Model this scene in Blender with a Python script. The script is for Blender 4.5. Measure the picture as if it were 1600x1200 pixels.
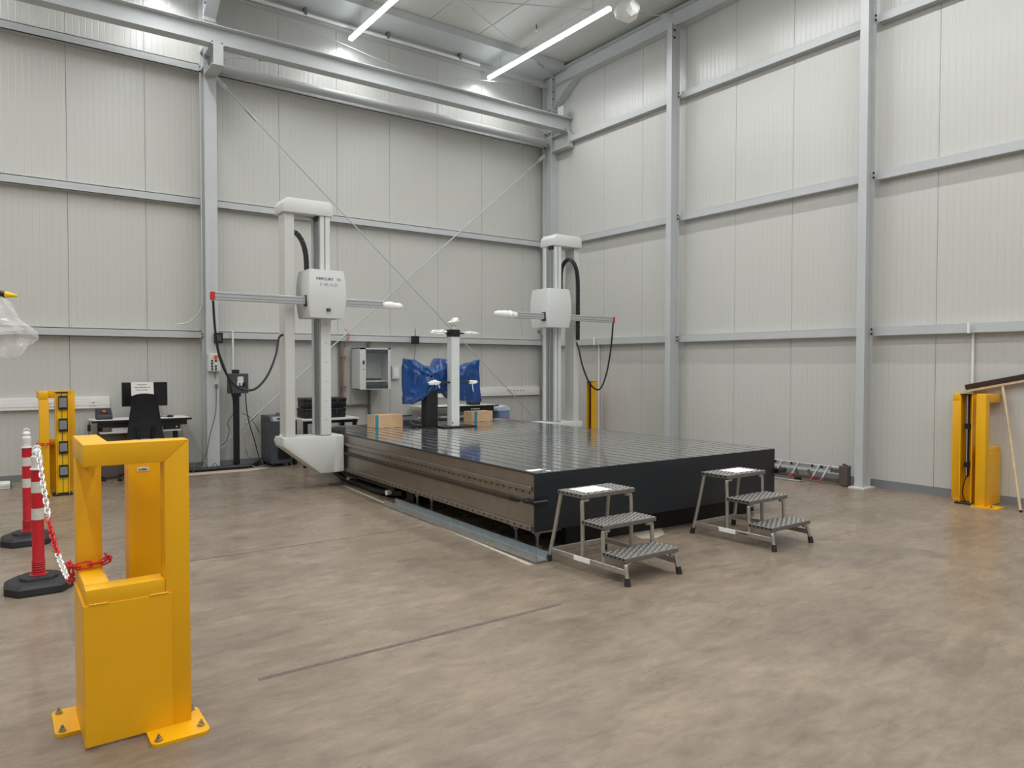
import bpy, bmesh, math, random
from mathutils import Vector, Matrix, noise

for o in list(bpy.data.objects):
    bpy.data.objects.remove(o, do_unlink=True)
S = bpy.context.scene
C = S.collection

# ------------------------------------------------------------------ camera
YAW, PITCH, ROLL, FPX, EYE = 0.624477871, -0.0263620547, 0.00111101325, 1129.1, 1.618
fw = Vector((math.sin(YAW) * math.cos(PITCH), math.cos(YAW) * math.cos(PITCH), math.sin(PITCH)))
r0 = Vector((math.cos(YAW), -math.sin(YAW), 0))
u0 = r0.cross(fw)
rt = math.cos(ROLL) * r0 + math.sin(ROLL) * u0
up = -math.sin(ROLL) * r0 + math.cos(ROLL) * u0
cd = bpy.data.cameras.new('camera')
cam = bpy.data.objects.new('camera', cd)
C.objects.link(cam)
cam.matrix_world = Matrix(((rt.x, up.x, -fw.x, 0), (rt.y, up.y, -fw.y, 0), (rt.z, up.z, -fw.z, EYE), (0, 0, 0, 1)))
cd.sensor_width = 36
cd.lens = 36 * FPX / 1600
cd.clip_start = 0.05
S.camera = cam

# ------------------------------------------------------------------ world and exposure
w = bpy.data.worlds.new('world')
S.world = w
w.use_nodes = True
w.node_tree.nodes['Background'].inputs[0].default_value = (0.9, 0.95, 1, 1)
w.node_tree.nodes['Background'].inputs[1].default_value = 0.05
S.view_settings.view_transform = 'Standard'
S.view_settings.look = 'None'
S.view_settings.exposure = 0.0
S.view_settings.gamma = 1
S.view_settings.use_curve_mapping = False
LAMP_W_PER_M = 16.0      # strip lamp power per metre
TUBE_GLOW = 9.0

# room extents
XR, YB, XG, YG = 9.56, 12.06, 9.455, 11.94
XL, YF, ZC = -7.0, -6.0, 7.66

# ------------------------------------------------------------------ materials
def lin(c):
    return tuple(((v / 255) / 12.92 if v / 255 <= 0.04045 else ((v / 255 + 0.055) / 1.055) ** 2.4) for v in c)

def mat(name, rgb, rough=0.5, metal=0.0, var=0.0, vscale=8.0, bump=0.0, bscale=60.0, spec=0.5, alpha=1.0, trans=0.0, emit=None, coat=0.0):
    m = bpy.data.materials.new(name)
    m.use_nodes = True
    nt = m.node_tree
    b = nt.nodes['Principled BSDF']
    c = lin(rgb)
    b.inputs['Base Color'].default_value = (*c, 1)
    b.inputs['Roughness'].default_value = rough
    b.inputs['Metallic'].default_value = metal
    b.inputs['Specular IOR Level'].default_value = spec
    b.inputs['Alpha'].default_value = alpha
    b.inputs['Transmission Weight'].default_value = trans
    b.inputs['Coat Weight'].default_value = coat
    if emit:
        b.inputs['Emission Color'].default_value = (*emit[0], 1)
        b.inputs['Emission Strength'].default_value = emit[1]
    if var or bump:
        tc = nt.nodes.new('ShaderNodeTexCoord')
        n = nt.nodes.new('ShaderNodeTexNoise')
        n.inputs['Scale'].default_value = vscale
        n.inputs['Detail'].default_value = 5
        nt.links.new(tc.outputs['Object'], n.inputs['Vector'])
        if var:
            r = nt.nodes.new('ShaderNodeValToRGB')
            r.color_ramp.elements[0].position = 0.3
            r.color_ramp.elements[1].position = 0.7
            r.color_ramp.elements[0].color = (*[v * (1 - var) for v in c], 1)
            r.color_ramp.elements[1].color = (*[min(1, v * (1 + var)) for v in c], 1)
            nt.links.new(n.outputs['Fac'], r.inputs['Fac'])
            nt.links.new(r.outputs['Color'], b.inputs['Base Color'])
        if bump:
            n2 = nt.nodes.new('ShaderNodeTexNoise')
            n2.inputs['Scale'].default_value = bscale
            n2.inputs['Detail'].default_value = 3
            nt.links.new(tc.outputs['Object'], n2.inputs['Vector'])
            bp = nt.nodes.new('ShaderNodeBump')
            bp.inputs['Strength'].default_value = bump
            bp.inputs['Distance'].default_value = 0.01
            nt.links.new(n2.outputs['Fac'], bp.inputs['Height'])
            nt.links.new(bp.outputs['Normal'], b.inputs['Normal'])
    return m

def ribbed(name, rgb, rough, period, strength, axis='X'):
    """sheet-metal sandwich panel with micro ribs running along the panel"""
    m = mat(name, rgb, rough)
    nt = m.node_tree
    b = nt.nodes['Principled BSDF']
    tc = nt.nodes.new('ShaderNodeTexCoord')
    wv = nt.nodes.new('ShaderNodeTexWave')
    wv.wave_type = 'BANDS'
    wv.bands_direction = axis
    wv.inputs['Scale'].default_value = 0.31416 / period
    wv.inputs['Distortion'].default_value = 0
    nt.links.new(tc.outputs['Object'], wv.inputs['Vector'])
    rp = nt.nodes.new('ShaderNodeValToRGB')
    rp.color_ramp.elements[0].position = 0.0
    rp.color_ramp.elements[1].position = 0.12
    nt.links.new(wv.outputs['Fac'], rp.inputs['Fac'])
    bp = nt.nodes.new('ShaderNodeBump')
    bp.inputs['Strength'].default_value = strength
    bp.inputs['Distance'].default_value = 0.004
    nt.links.new(rp.outputs['Color'], bp.inputs['Height'])
    nt.links.new(bp.outputs['Normal'], b.inputs['Normal'])
    return m

def concrete():
    m = bpy.data.materials.new('polished_concrete')
    m.use_nodes = True
    nt = m.node_tree
    L = nt.links.new
    b = nt.nodes['Principled BSDF']
    tc = nt.nodes.new('ShaderNodeTexCoord')
    def nz(scale, detail, rough=0.6, dist=0.0, stretch=None):
        n = nt.nodes.new('ShaderNodeTexNoise')
        n.inputs['Scale'].default_value = scale
        n.inputs['Detail'].default_value = detail
        n.inputs['Roughness'].default_value = rough
        n.inputs['Distortion'].default_value = dist
        if stretch:
            mp = nt.nodes.new('ShaderNodeMapping')
            mp.inputs['Scale'].default_value = stretch
            mp.inputs['Rotation'].default_value = (0, 0, 0.5)
            L(tc.outputs['Object'], mp.inputs['Vector'])
            L(mp.outputs['Vector'], n.inputs['Vector'])
        else:
            L(tc.outputs['Object'], n.inputs['Vector'])
        return n
    def ramp(src, p0, c0, p1, c1):
        r = nt.nodes.new('ShaderNodeValToRGB')
        r.color_ramp.elements[0].position = p0
        r.color_ramp.elements[1].position = p1
        r.color_ramp.elements[0].color = (*c0, 1)
        r.color_ramp.elements[1].color = (*c1, 1)
        L(src, r.inputs['Fac'])
        return r
    def mix(a, bb, mode, fac=1.0):
        x = nt.nodes.new('ShaderNodeMix')
        x.data_type = 'RGBA'
        x.blend_type = mode
        x.inputs[0].default_value = fac
        L(a, x.inputs[6]); L(bb, x.inputs[7])
        return x.outputs[2]
    base = ramp(nz(0.7, 9, 0.62, 0.4).outputs['Fac'], 0.32, lin((135, 121, 105)), 0.7, lin((162, 145, 126)))
    cloud = ramp(nz(1.7, 10, 0.68, 0.8, (1, 1.8, 1)).outputs['Fac'], 0.36, (0.62, 0.62, 0.64), 0.56, (1, 1, 1))
    fine = ramp(nz(7, 12, 0.78, 0.5, (0.55, 1.7, 1)).outputs['Fac'], 0.33, (0.62, 0.61, 0.61), 0.62, (1.0, 1.0, 1.0))
    spots = ramp(nz(5.5, 5, 0.55, 0.3).outputs['Fac'], 0.25, (0.6, 0.58, 0.57), 0.31, (1, 1, 1))
    c = mix(base.outputs['Color'], cloud.outputs['Color'], 'MULTIPLY', 0.5)
    c = mix(c, fine.outputs['Color'], 'MULTIPLY', 0.9)
    c = mix(c, spots.outputs['Color'], 'MULTIPLY', 0.7)
    L(c, b.inputs['Base Color'])
    rr = nt.nodes.new('ShaderNodeMapRange')
    rr.inputs['To Min'].default_value = 0.15
    rr.inputs['To Max'].default_value = 0.42
    L(nz(2.2, 6).outputs['Fac'], rr.inputs['Value'])
    L(rr.outputs['Result'], b.inputs['Roughness'])
    bp = nt.nodes.new('ShaderNodeBump')
    bp.inputs['Strength'].default_value = 0.05
    bp.inputs['Distance'].default_value = 0.01
    L(nz(9, 6).outputs['Fac'], bp.inputs['Height'])
    L(bp.outputs['Normal'], b.inputs['Normal'])
    b.inputs['Specular IOR Level'].default_value = 0.45
    return m

M = {}
M['panel'] = ribbed('white_ribbed_panel', (198, 197, 191), 0.27, 0.08, 0.5)
M['ceil'] = ribbed('white_ceiling_panel', (196, 195, 188), 0.35, 0.08, 0.4)
M['shell'] = mat('pale_wall', (190, 188, 181), 0.5, var=0.02)
M['joint'] = mat('dark_joint', (70, 70, 68), 0.8)
M['steel'] = mat('grey_painted_steel', (188, 191, 190), 0.42, var=0.03, vscale=3)
M['bolt'] = mat('dark_bolt', (45, 45, 46), 0.45, 0.6)
M['zinc'] = mat('galvanised', (170, 178, 180), 0.42, 0.75, var=0.12, vscale=20)
M['floor'] = concrete()
M['seal'] = mat('joint_sealant', (96, 88, 80), 0.6, var=0.25, vscale=25)
M['seal2'] = mat('worn_sealant', (122, 112, 102), 0.6, var=0.2, vscale=25)
M['grout'] = mat('pale_grout', (184, 170, 152), 0.75, var=0.15, vscale=12)
M['base'] = mat('grey_base_strip', (128, 130, 131), 0.5)
M['yellow'] = mat('signal_yellow', (236, 174, 6), 0.4, var=0.03, vscale=4, bump=0.05, bscale=90)
M['yellow2'] = mat('bright_yellow', (246, 196, 10), 0.4)
M['weld'] = mat('painted_weld', (248, 200, 70), 0.45, bump=0.6, bscale=120)
M['chrome'] = mat('zinc_bolt', (190, 190, 186), 0.25, 1.0)
M['red'] = mat('red_plastic', (188, 22, 32), 0.4, var=0.04)
M['white'] = mat('white_plastic', (232, 230, 226), 0.45, var=0.02)
M['refl'] = mat('reflective_band', (214, 210, 202), 0.3, var=0.05, vscale=40)
M['rubber'] = mat('black_rubber', (34, 34, 36), 0.6, var=0.2, vscale=14)
M['black'] = mat('black_plastic', (20, 20, 22), 0.45)
M['fabric'] = mat('black_fabric', (22, 22, 25), 0.8, bump=0.2, bscale=200)
M['seatgrey'] = mat('grey_fabric', (128, 126, 124), 0.85)
M['dark'] = mat('dark_grey_paint', (66, 70, 76), 0.45, var=0.04)
M['mach'] = mat('machine_white', (208, 210, 206), 0.42, var=0.015, vscale=3)
M['mach2'] = mat('machine_warm_white', (202, 202, 196), 0.42, var=0.015, vscale=3)
M['alu'] = mat('anodised_aluminium', (196, 198, 200), 0.32, 0.6, var=0.05, vscale=6)
M['alud'] = mat('dark_aluminium_groove', (150, 152, 154), 0.35, 0.6)
M['navy'] = mat('blue_black_panel', (25, 31, 38), 0.42, var=0.05)
M['plank'] = mat('blued_steel_plank', (222, 224, 226), 0.1, 0.95, var=0.08, vscale=3)
M['bed'] = mat('dark_bed_steel', (132, 134, 137), 0.14, 0.9, var=0.1, vscale=4)
M['table_shade'] = mat('table_shade_black', (10, 10, 11), 0.6)  # black of the painted shade beneath the measuring table
M['side'] = mat('ground_steel', (150, 143, 134), 0.3, 0.85, var=0.08, vscale=5)
M['rack'] = mat('oiled_rack', (74, 64, 56), 0.5, 0.6)
M['card'] = mat('cardboard', (196, 162, 124), 0.8, var=0.05, vscale=10)
M['tape'] = mat('teal_tape', (30, 128, 150), 0.35)
M['tarp'] = mat('blue_tarpaulin', (16, 66, 126), 0.26, var=0.12, vscale=9, bump=0.25, bscale=22)
M['wrap'] = mat('white_wrap', (236, 235, 230), 0.4, bump=0.5, bscale=45)
M['bag'] = mat('clear_film', (240, 240, 240), 0.15, alpha=0.3, spec=0.8)
M['glass'] = mat('cabinet_glass', (160, 165, 165), 0.05, alpha=0.1)
M['cab'] = mat('cabinet_grey', (206, 208, 204), 0.45)
M['copper'] = mat('copper_pipe', (196, 134, 112), 0.4, 0.5)
M['pipe'] = mat('grey_pipe', (128, 126, 122), 0.4, 0.6)
M['desk'] = mat('desk_top', (214, 212, 206), 0.5)
M['paper'] = mat('paper', (240, 238, 234), 0.8)
M['ink'] = mat('dark_ink', (74, 74, 76), 0.7)
M['ink2'] = mat('faint_ink', (150, 150, 148), 0.7)
M['inkred'] = mat('red_ink', (206, 110, 110), 0.8)
M['inkwhite'] = mat('white_ink', (230, 230, 228), 0.6)
M['orange'] = mat('orange_button', (226, 88, 30), 0.4)
M['redcap'] = mat('red_cap', (206, 26, 30), 0.4)
M['mirror'] = mat('deflection_mirror', (150, 152, 152), 0.2, 0.4)
M['stepalu'] = mat('step_aluminium', (186, 184, 178), 0.34, 0.85, var=0.08, vscale=18)
M['tread'] = mat('tread_aluminium', (124, 121, 117), 0.42, 0.6, var=0.1, vscale=30)
M['stud'] = mat('tread_stud', (238, 236, 230), 0.28, 0.7)
M['wood'] = mat('pale_wood', (206, 184, 150), 0.6, var=0.15, vscale=14)
M['bristle'] = mat('brown_bristle', (62, 40, 32), 0.9, var=0.35, vscale=90, bump=0.8, bscale=160)
M['bluebin'] = mat('blue_bin', (112, 144, 186), 0.4, var=0.06)
M['paleblue'] = mat('pale_blue_liner', (190, 206, 220), 0.4, bump=0.5, bscale=30)
M['green'] = mat('green_spine', (24, 92, 60), 0.6)
M['screen'] = mat('dark_screen', (16, 18, 24), 0.3)
M['dkmetal'] = mat('brown_grey_metal', (112, 104, 98), 0.45, 0.6)
M['tube'] = mat('lamp_tube', (255, 255, 255), 0.5, emit=((0.86, 0.93, 1.0), TUBE_GLOW))
M['navyphone'] = mat('navy_plastic', (32, 35, 46), 0.45)
M['cyan'] = mat('cyan_box', (110, 160, 180), 0.5)

# ------------------------------------------------------------------ builders
ROOT = {}

def tag(o, label=None, cat=None, group=None, kind=None):
    if label: o['label'] = label
    if cat: o['category'] = cat
    if group: o['group'] = group
    if kind: o['kind'] = kind
    return o

def thing(name, label, cat, loc=(0, 0, 0), rz=0.0, group=None, kind=None):
    o = bpy.data.objects.new(name, None)
    C.objects.link(o)
    o.location = loc
    o.rotation_euler = (0, 0, rz)
    o.empty_display_size = 0.1
    ROOT[o] = Matrix.Translation(loc) @ Matrix.Rotation(rz, 4, 'Z')
    return tag(o, label, cat, group, kind)

class B:
    def __init__(s):
        s.bm = bmesh.new()
    def box(s, x0, x1, y0, y1, z0, z1, bev=0.0, seg=1):
        m = Matrix.Translation(((x0 + x1) / 2, (y0 + y1) / 2, (z0 + z1) / 2)) @ Matrix.Diagonal((abs(x1 - x0), abs(y1 - y0), abs(z1 - z0), 1))
        return s.mbox(m, bev, seg)
    def mbox(s, m, bev=0.0, seg=1):
        g = bmesh.ops.create_cube(s.bm, size=1, matrix=m)
        if bev:
            es = list({e for v in g['verts'] for e in v.link_edges})
            bmesh.ops.bevel(s.bm, geom=es, offset=bev, segments=seg, affect='EDGES', profile=0.5)
        return s
    def bar(s, p0, p1, w, h, upv=(0, 0, 1), bev=0.0):
        p0, p1 = Vector(p0), Vector(p1)
        d = (p1 - p0)
        L = d.length
        d.normalize()
        a = Vector(upv).cross(d)
        if a.length < 1e-4: a = Vector((1, 0, 0)).cross(d)
        a.normalize()
        b = d.cross(a)
        m = Matrix((( a.x, d.x, b.x, 0), (a.y, d.y, b.y, 0), (a.z, d.z, b.z, 0), (0, 0, 0, 1)))
        return s.mbox(Matrix.Translation((p0 + p1) / 2) @ m @ Matrix.Diagonal((w, L, h, 1)), bev)
    def cyl(s, p0, p1, r, n=12, r2=None):
        p0, p1 = Vector(p0), Vector(p1)
        d = p1 - p0
        q = d.to_track_quat('Z', 'Y').to_matrix().to_4x4()
        bmesh.ops.create_cone(s.bm, cap_ends=True, segments=n, radius1=r, radius2=r if r2 is None else r2, depth=d.length,
                              matrix=Matrix.Translation((p0 + p1) / 2) @ q)
        return s
    def tube(s, pts, r, n=8, closed=False):
        pts = [Vector(p) for p in pts]
        N = len(pts)
        rings = []
        ref = None
        for i, p in enumerate(pts):
            a = pts[(i - 1) % N] if (closed or i > 0) else p
            b = pts[(i + 1) % N] if (closed or i < N - 1) else p
            t = (b - a).normalized()
            if ref is None:
                ref = t.orthogonal().normalized()
            ref = (ref - t * ref.dot(t)).normalized()
            bi = t.cross(ref)
            rr = r[i] if isinstance(r, (list, tuple)) else r
            rings.append([s.bm.verts.new(p + (ref * math.cos(2 * math.pi * k / n) + bi * math.sin(2 * math.pi * k / n)) * rr) for k in range(n)])
        for i in range(N if closed else N - 1):
            A, Bq = rings[i], rings[(i + 1) % N]
            for k in range(n):
                s.bm.faces.new((A[k], A[(k + 1) % n], Bq[(k + 1) % n], Bq[k]))
        if not closed:
            s.bm.faces.new(rings[0][::-1]); s.bm.faces.new(rings[-1])
        return s
    def prism(s, poly, axis, a0, a1, bev=0.0):
        """poly of 2-D points in the plane normal to axis; x: (y,z)  y: (x,z)  z: (x,y)"""
        def P(p, a):
            return {'x': (a, p[0], p[1]), 'y': (p[0], a, p[1]), 'z': (p[0], p[1], a)}[axis]
        A = [s.bm.verts.new(P(p, a0)) for p in poly]
        Bq = [s.bm.verts.new(P(p, a1)) for p in poly]
        fs = [s.bm.faces.new(A), s.bm.faces.new(Bq[::-1])]
        n = len(poly)
        for i in range(n):
            fs.append(s.bm.faces.new((A[i], Bq[i], Bq[(i + 1) % n], A[(i + 1) % n])))
        bmesh.ops.recalc_face_normals(s.bm, faces=fs)
        if bev:
            es = list({e for f in fs for e in f.edges})
            bmesh.ops.bevel(s.bm, geom=es, offset=bev, segments=2, affect='EDGES', profile=0.5)
        return s
    def lathe(s, prof, c, n=20):
        rings = []
        for r, z in prof:
            rings.append([s.bm.verts.new((c[0] + max(r, 1e-4) * math.cos(2 * math.pi * k / n), c[1] + max(r, 1e-4) * math.sin(2 * math.pi * k / n), c[2] + z)) for k in range(n)])
        for A, Bq in zip(rings, rings[1:]):
            for k in range(n):
                s.bm.faces.new((A[k], A[(k + 1) % n], Bq[(k + 1) % n], Bq[k]))
        s.bm.faces.new(rings[0][::-1]); s.bm.faces.new(rings[-1])
        return s
    def blob(s, c, dims, seed=0, amp=0.25, freq=3.0, sub=4):
        g = bmesh.ops.create_icosphere(s.bm, subdivisions=sub, radius=1)
        for v in g['verts']:
            p = v.co.copy()
            k = 1 + amp * noise.noise(p * freq + Vector((seed * 7.1, seed, 0))) + 0.5 * amp * abs(noise.noise(p * freq * 2.7 + Vector((0, seed * 3.3, 5))))
            v.co = Vector((c[0] + p.x * dims[0] * k, c[1] + p.y * dims[1] * k, c[2] + p.z * dims[2] * k))
        return s
    def build(s, name, m, parent=None, smooth=False, local=False):
        root = parent
        while root is not None and root.parent is not None:
            root = root.parent
        if root is not None and not local and root in ROOT:
            s.bm.transform(ROOT[root].inverted())
        me = bpy.data.meshes.new(name)
        s.bm.to_mesh(me)
        s.bm.free()
        me.materials.append(M[m] if isinstance(m, str) else m)
        if smooth:
            me.shade_smooth()
            me.set_sharp_from_angle(angle=math.radians(38))
        o = bpy.data.objects.new(name, me)
        C.objects.link(o)
        if parent is not None:
            o.parent = parent
        return o

def solo(name, b, m, label, cat, group=None, smooth=False, kind=None):
    return tag(b.build(name, m, None, smooth), label, cat, group, kind)

def struct(name, b, m, label):
    o = b.build(name, m)
    return tag(o, label, None, None, 'structure')

def lettering(txt, size, mtx, m, parent, name='lettering', align='CENTER', depth=0.001):
    cu = bpy.data.curves.new('lettering', 'FONT')
    cu.body = txt
    cu.size = size
    cu.align_x = align
    cu.align_y = 'CENTER'
    cu.extrude = depth
    t = bpy.data.objects.new('lettering', cu)
    C.objects.link(t)
    bpy.context.view_layer.update()
    me = bpy.data.meshes.new_from_object(t)
    bpy.data.objects.remove(t, do_unlink=True)
    bpy.data.curves.remove(cu)
    root = parent
    while root.parent is not None: root = root.parent
    me.transform(mtx)
    if root in ROOT: me.transform(ROOT[root].inverted())
    me.materials.clear()
    me.materials.append(M[m])
    o = bpy.data.objects.new(name, me)
    C.objects.link(o)
    o.parent = parent
    return o

def print_lines(dashes, mtx, h, m, parent, name='print_line'):
    """unreadable small print: a row of ink dashes (start, width) in the plane of mtx"""
    b = B()
    for a, wd in dashes:
        b.mbox(mtx @ Matrix.Translation((a + wd / 2, 0, 0)) @ Matrix.Diagonal((wd, h, 0.001, 1)))
    return b.build(name, m, parent)

def face_y(x, y, z):     # text plane facing -Y
    return Matrix.Translation((x, y, z)) @ Matrix.Rotation(math.pi / 2, 4, 'X')

def face_x(x, y, z):     # text plane facing -X
    return Matrix.Translation((x, y, z)) @ Matrix.Rotation(-math.pi / 2, 4, 'Z') @ Matrix.Rotation(math.pi / 2, 4, 'X')

def arc(c, r, a0, a1, n, plane='xz'):
    out = []
    for i in range(n + 1):
        a = math.radians(a0 + (a1 - a0) * i / n)
        if plane == 'xz': out.append((c[0] + r * math.cos(a), c[1], c[2] + r * math.sin(a)))
        elif plane == 'yz': out.append((c[0], c[1] + r * math.cos(a), c[2] + r * math.sin(a)))
        else: out.append((c[0] + r * math.cos(a), c[1] + r * math.sin(a), c[2]))
    return out

def spline(pts, n=8):
    pts = [Vector(p) for p in pts]
    out = []
    for i in range(len(pts) - 1):
        p0 = pts[max(i - 1, 0)]; p1 = pts[i]; p2 = pts[i + 1]; p3 = pts[min(i + 2, len(pts) - 1)]
        for k in range(n):
            t = k / n
            out.append(0.5 * ((2 * p1) + (p2 - p0) * t + (2 * p0 - 5 * p1 + 4 * p2 - p3) * t * t + (-p0 + 3 * p1 - 3 * p2 + p3) * t ** 3))
    out.append(pts[-1])
    return out

# ================================================================== STRUCTURE
floor = struct('floor', B().box(XL, XR + 0.1, YF, YB + 0.1, -0.2, 0), 'floor', 'polished brown-grey concrete floor of the hall')
# sealed joints and grout lines lying in the slab
for (x0, x1, y0, y1, m) in ((1.09, 3.1, 3.725, 3.757, 'seal'), (5.05, 5.6, 3.732, 3.748, 'seal2'), (6.2, 7.0, 3.733, 3.747, 'seal2'), (1.0, 3.5, 6.335, 6.35, 'seal')):
    B().box(x0, x1, y0, y1, -0.01, 0.0012).build('joint_strip', m, floor)
B().prism([(3.50, 4.62), (3.54, 4.62), (3.82, 9.1), (3.79, 9.1)], 'z', -0.01, 0.0015).build('grout_line', 'grout', floor)
B().prism([(1.95, 11.27), (3.2, 11.24), (3.5, 11.38), (3.4, 11.58), (1.95, 11.58)], 'z', -0.01, 0.003).build('concrete_patch', 'grout', floor)
B().prism([(4.9, 4.72), (5.02, 4.66), (5.2, 4.72), (5.45, 5.0), (5.2, 5.1), (4.95, 4.95)], 'z', -0.01, 0.002).build('concrete_patch', 'grout', floor)

# walls: backing sheet plus individual one-metre sandwich panels with recessed joints
def panel_mesh(name, wdt, h, m, off=0.006):
    b = B()
    b.box(-wdt / 2 + off, wdt / 2 - off, -0.03, 0, 0, h, 0.0025)
    me = bpy.data.meshes.new(name)
    b.bm.to_mesh(me); b.bm.free()
    me.materials.append(M[m])
    return me

wb = struct('wall_back', B().box(XL, XR + 0.1, YB + 0.012, YB + 0.12, 0, ZC + 0.3), 'joint', 'back wall of off-white ribbed metal panels')
pm = panel_mesh('wall_panel', 1.004, ZC - 0.0, 'panel', 0.0015)
x = 9.0 + 1.005 - 0.003
seam0 = 8.952
k = -16
for k in range(-15, 1):
    xc = seam0 + (k - 0.5) * 1.005 + 1.005
    if xc - 0.5 < XL: continue
    if xc + 0.5 > XR + 0.02: continue
    p = bpy.data.objects.new('wall_panel', pm); C.objects.link(p)
    p.parent = wb; p.location = (xc, YB + 0.03, 0)
ex = B().box(seam0 + 0.004, XR, YB, YB + 0.03, 0, ZC, 0.003).build('wall_panel', 'panel', wb)

wr = struct('wall_right', B().box(XR + 0.012, XR + 0.12, YF, YB + 0.1, 0, ZC + 0.3), 'joint', 'right wall of off-white ribbed metal panels')
seamy = 9.255
for k in range(-15, 3):
    yc = seamy + (k + 0.5) * 1.005
    if yc - 0.5 < YF or yc + 0.5 > YB: continue
    p = bpy.data.objects.new('wall_panel', pm); C.objects.link(p)
    p.parent = wr; p.location = (XR + 0.03, yc, 0); p.rotation_euler = (0, 0, -math.pi / 2)
B().box(XR, XR + 0.03, seamy + 2 * 1.005 + 0.004, YB, 0, ZC, 0.003).build('wall_panel', 'panel', wr)

struct('wall_left', B().box(XL - 0.12, XL, YF, YB + 0.1, 0, ZC + 0.3), 'shell', 'pale wall on the left, out of view')
struct('wall_front', B().box(XL, XR + 0.1, YF - 0.12, YF, 0, ZC + 0.3), 'shell', 'pale wall behind the viewer')
ce = struct('ceiling', B().box(XL, XR + 0.1, YF, YB + 0.1, ZC + 0.012, ZC + 0.2), 'joint', 'flat ceiling of pale metal panels')
cme = None
seamc = 7.32
b = B(); b.box(-0.4985, 0.4985, YF, YB - 0.0, 0, 0.03, 0.004)
cme = bpy.data.meshes.new('ceiling_panel'); b.bm.to_mesh(cme); b.bm.free(); cme.materials.append(M['ceil'])
for k in range(-15, 3):
    xc = seamc + (k + 0.5) * 1.005
    if xc - 0.5 < XL or xc + 0.5 > XR: continue
    p = bpy.data.objects.new('ceiling_panel', cme); C.objects.link(p); p.parent = ce; p.location = (xc, 0, ZC)
B().box(seamc + 2.010 + 0.004, XR, YF, YB, ZC, ZC + 0.03, 0.003).build('ceiling_panel', 'ceil', ce)

# base strips
struct('baseboard_right', B().box(XR - 0.012, XR + 0.001, YF, YB, 0.0, 0.1).box(XR - 0.03, XR, YF, YB, 0, 0.012), 'base', 'grey metal strip along the foot of the right wall')
struct('baseboard_back', B().box(XL, XR, YB - 0.012, YB + 0.001, 0.0, 0.09).box(XL, XR, YB - 0.03, YB, 0, 0.012), 'base', 'grey metal strip along the foot of the back wall')

# ------------------------------------------------------------------ steel frame
def col_main(x0, x1, label, haunch=True):
    """wide-flange column with flanges facing the room, at the back wall"""
    xm = (x0 + x1) / 2
    t = thing('steel_column', label, 'column', (xm, 11.78, 0), 0, 'tall steel columns')
    y0, y1 = 11.64, 11.92
    B().box(x0, x1, y0, y0 + 0.014, 0.02, 7.62).build('front_flange', 'steel', t)
    B().box(x0, x1, y1 - 0.014, y1, 0.02, 7.62).build('rear_flange', 'steel', t)
    B().box(xm - 0.006, xm + 0.006, y0, y1, 0.02, 7.62).build('web', 'steel', t)
    B().box(x0 - 0.04, x1 + 0.04, y0 - 0.05, y1 + 0.04, 0, 0.02).build('base_plate', 'steel', t)
    for z in (6.86, 6.12, 6.4):
        B().box(x0 + 0.005, x1 - 0.005, y0 + 0.014, y1 - 0.014, z, z + 0.012).build('stiffener', 'steel', t)
    # corbel carrying the crane beam
    B().box(x0, x1, 11.14, y0, 5.98, 5.995).box(x0, x1, 11.14, y0, 6.27, 6.285).box(xm - 0.006, xm + 0.006, 11.14, y0, 5.99, 6.28).build('corbel', 'steel', t)
    B().box(x0 + 0.02, x1 - 0.02, 11.128, 11.14, 5.98, 6.285).build('corbel_end_plate', 'steel', t)
    # rafter running away from the wall, with a haunch at the knee
    B().box(x0, x1, -6, y0, 7.30, 7.314).box(x0, x1, -6, y0, 7.57, 7.584).box(xm - 0.005, xm + 0.005, -6, y0, 7.31, 7.575).build('rafter', 'steel', t)
    B().prism([(y0, 6.86), (y0, 7.31), (y0 - 0.72, 7.31)], 'x', xm - 0.006, xm + 0.006).bar((xm, y0 - 0.01, 6.86), (xm, y0 - 0.73, 7.31), 0.18, 0.014, (0, 0, 1)).build('haunch', 'steel', t)
    B().box(x0, x1, y0 - 0.018, y0, 6.80, 7.60).build('knee_plate', 'steel', t)
    b = B()
    for z in (6.9, 7.05, 7.2, 7.45, 7.53):
        for s in (-1, 1):
            b.cyl((xm + s * 0.06, y0 - 0.03, z), (xm + s * 0.06, y0 - 0.015, z), 0.014, 8)
    for z in (6.33,):
        for s in (-1, 1):
            b.cyl((xm + s * 0.07, 11.2, z - 0.05), (xm + s * 0.07, 11.2, z), 0.016, 8)
    for z in (2.04, 2.09, 4.08, 4.13, 6.1, 6.17):
        b.cyl((x0 - 0.012, 11.86, z), (x0 + 0.002, 11.86, z), 0.014, 8)
    tag(b.build('bolt_set', 'bolt', t), kind='stuff')
    return t

col_main(2.66, 2.84, 'tall grey steel column on the back wall, carrying the small push-button box')
col_main(9.37, 9.555, 'tall grey steel column in the corner behind the right measuring tower')

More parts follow.
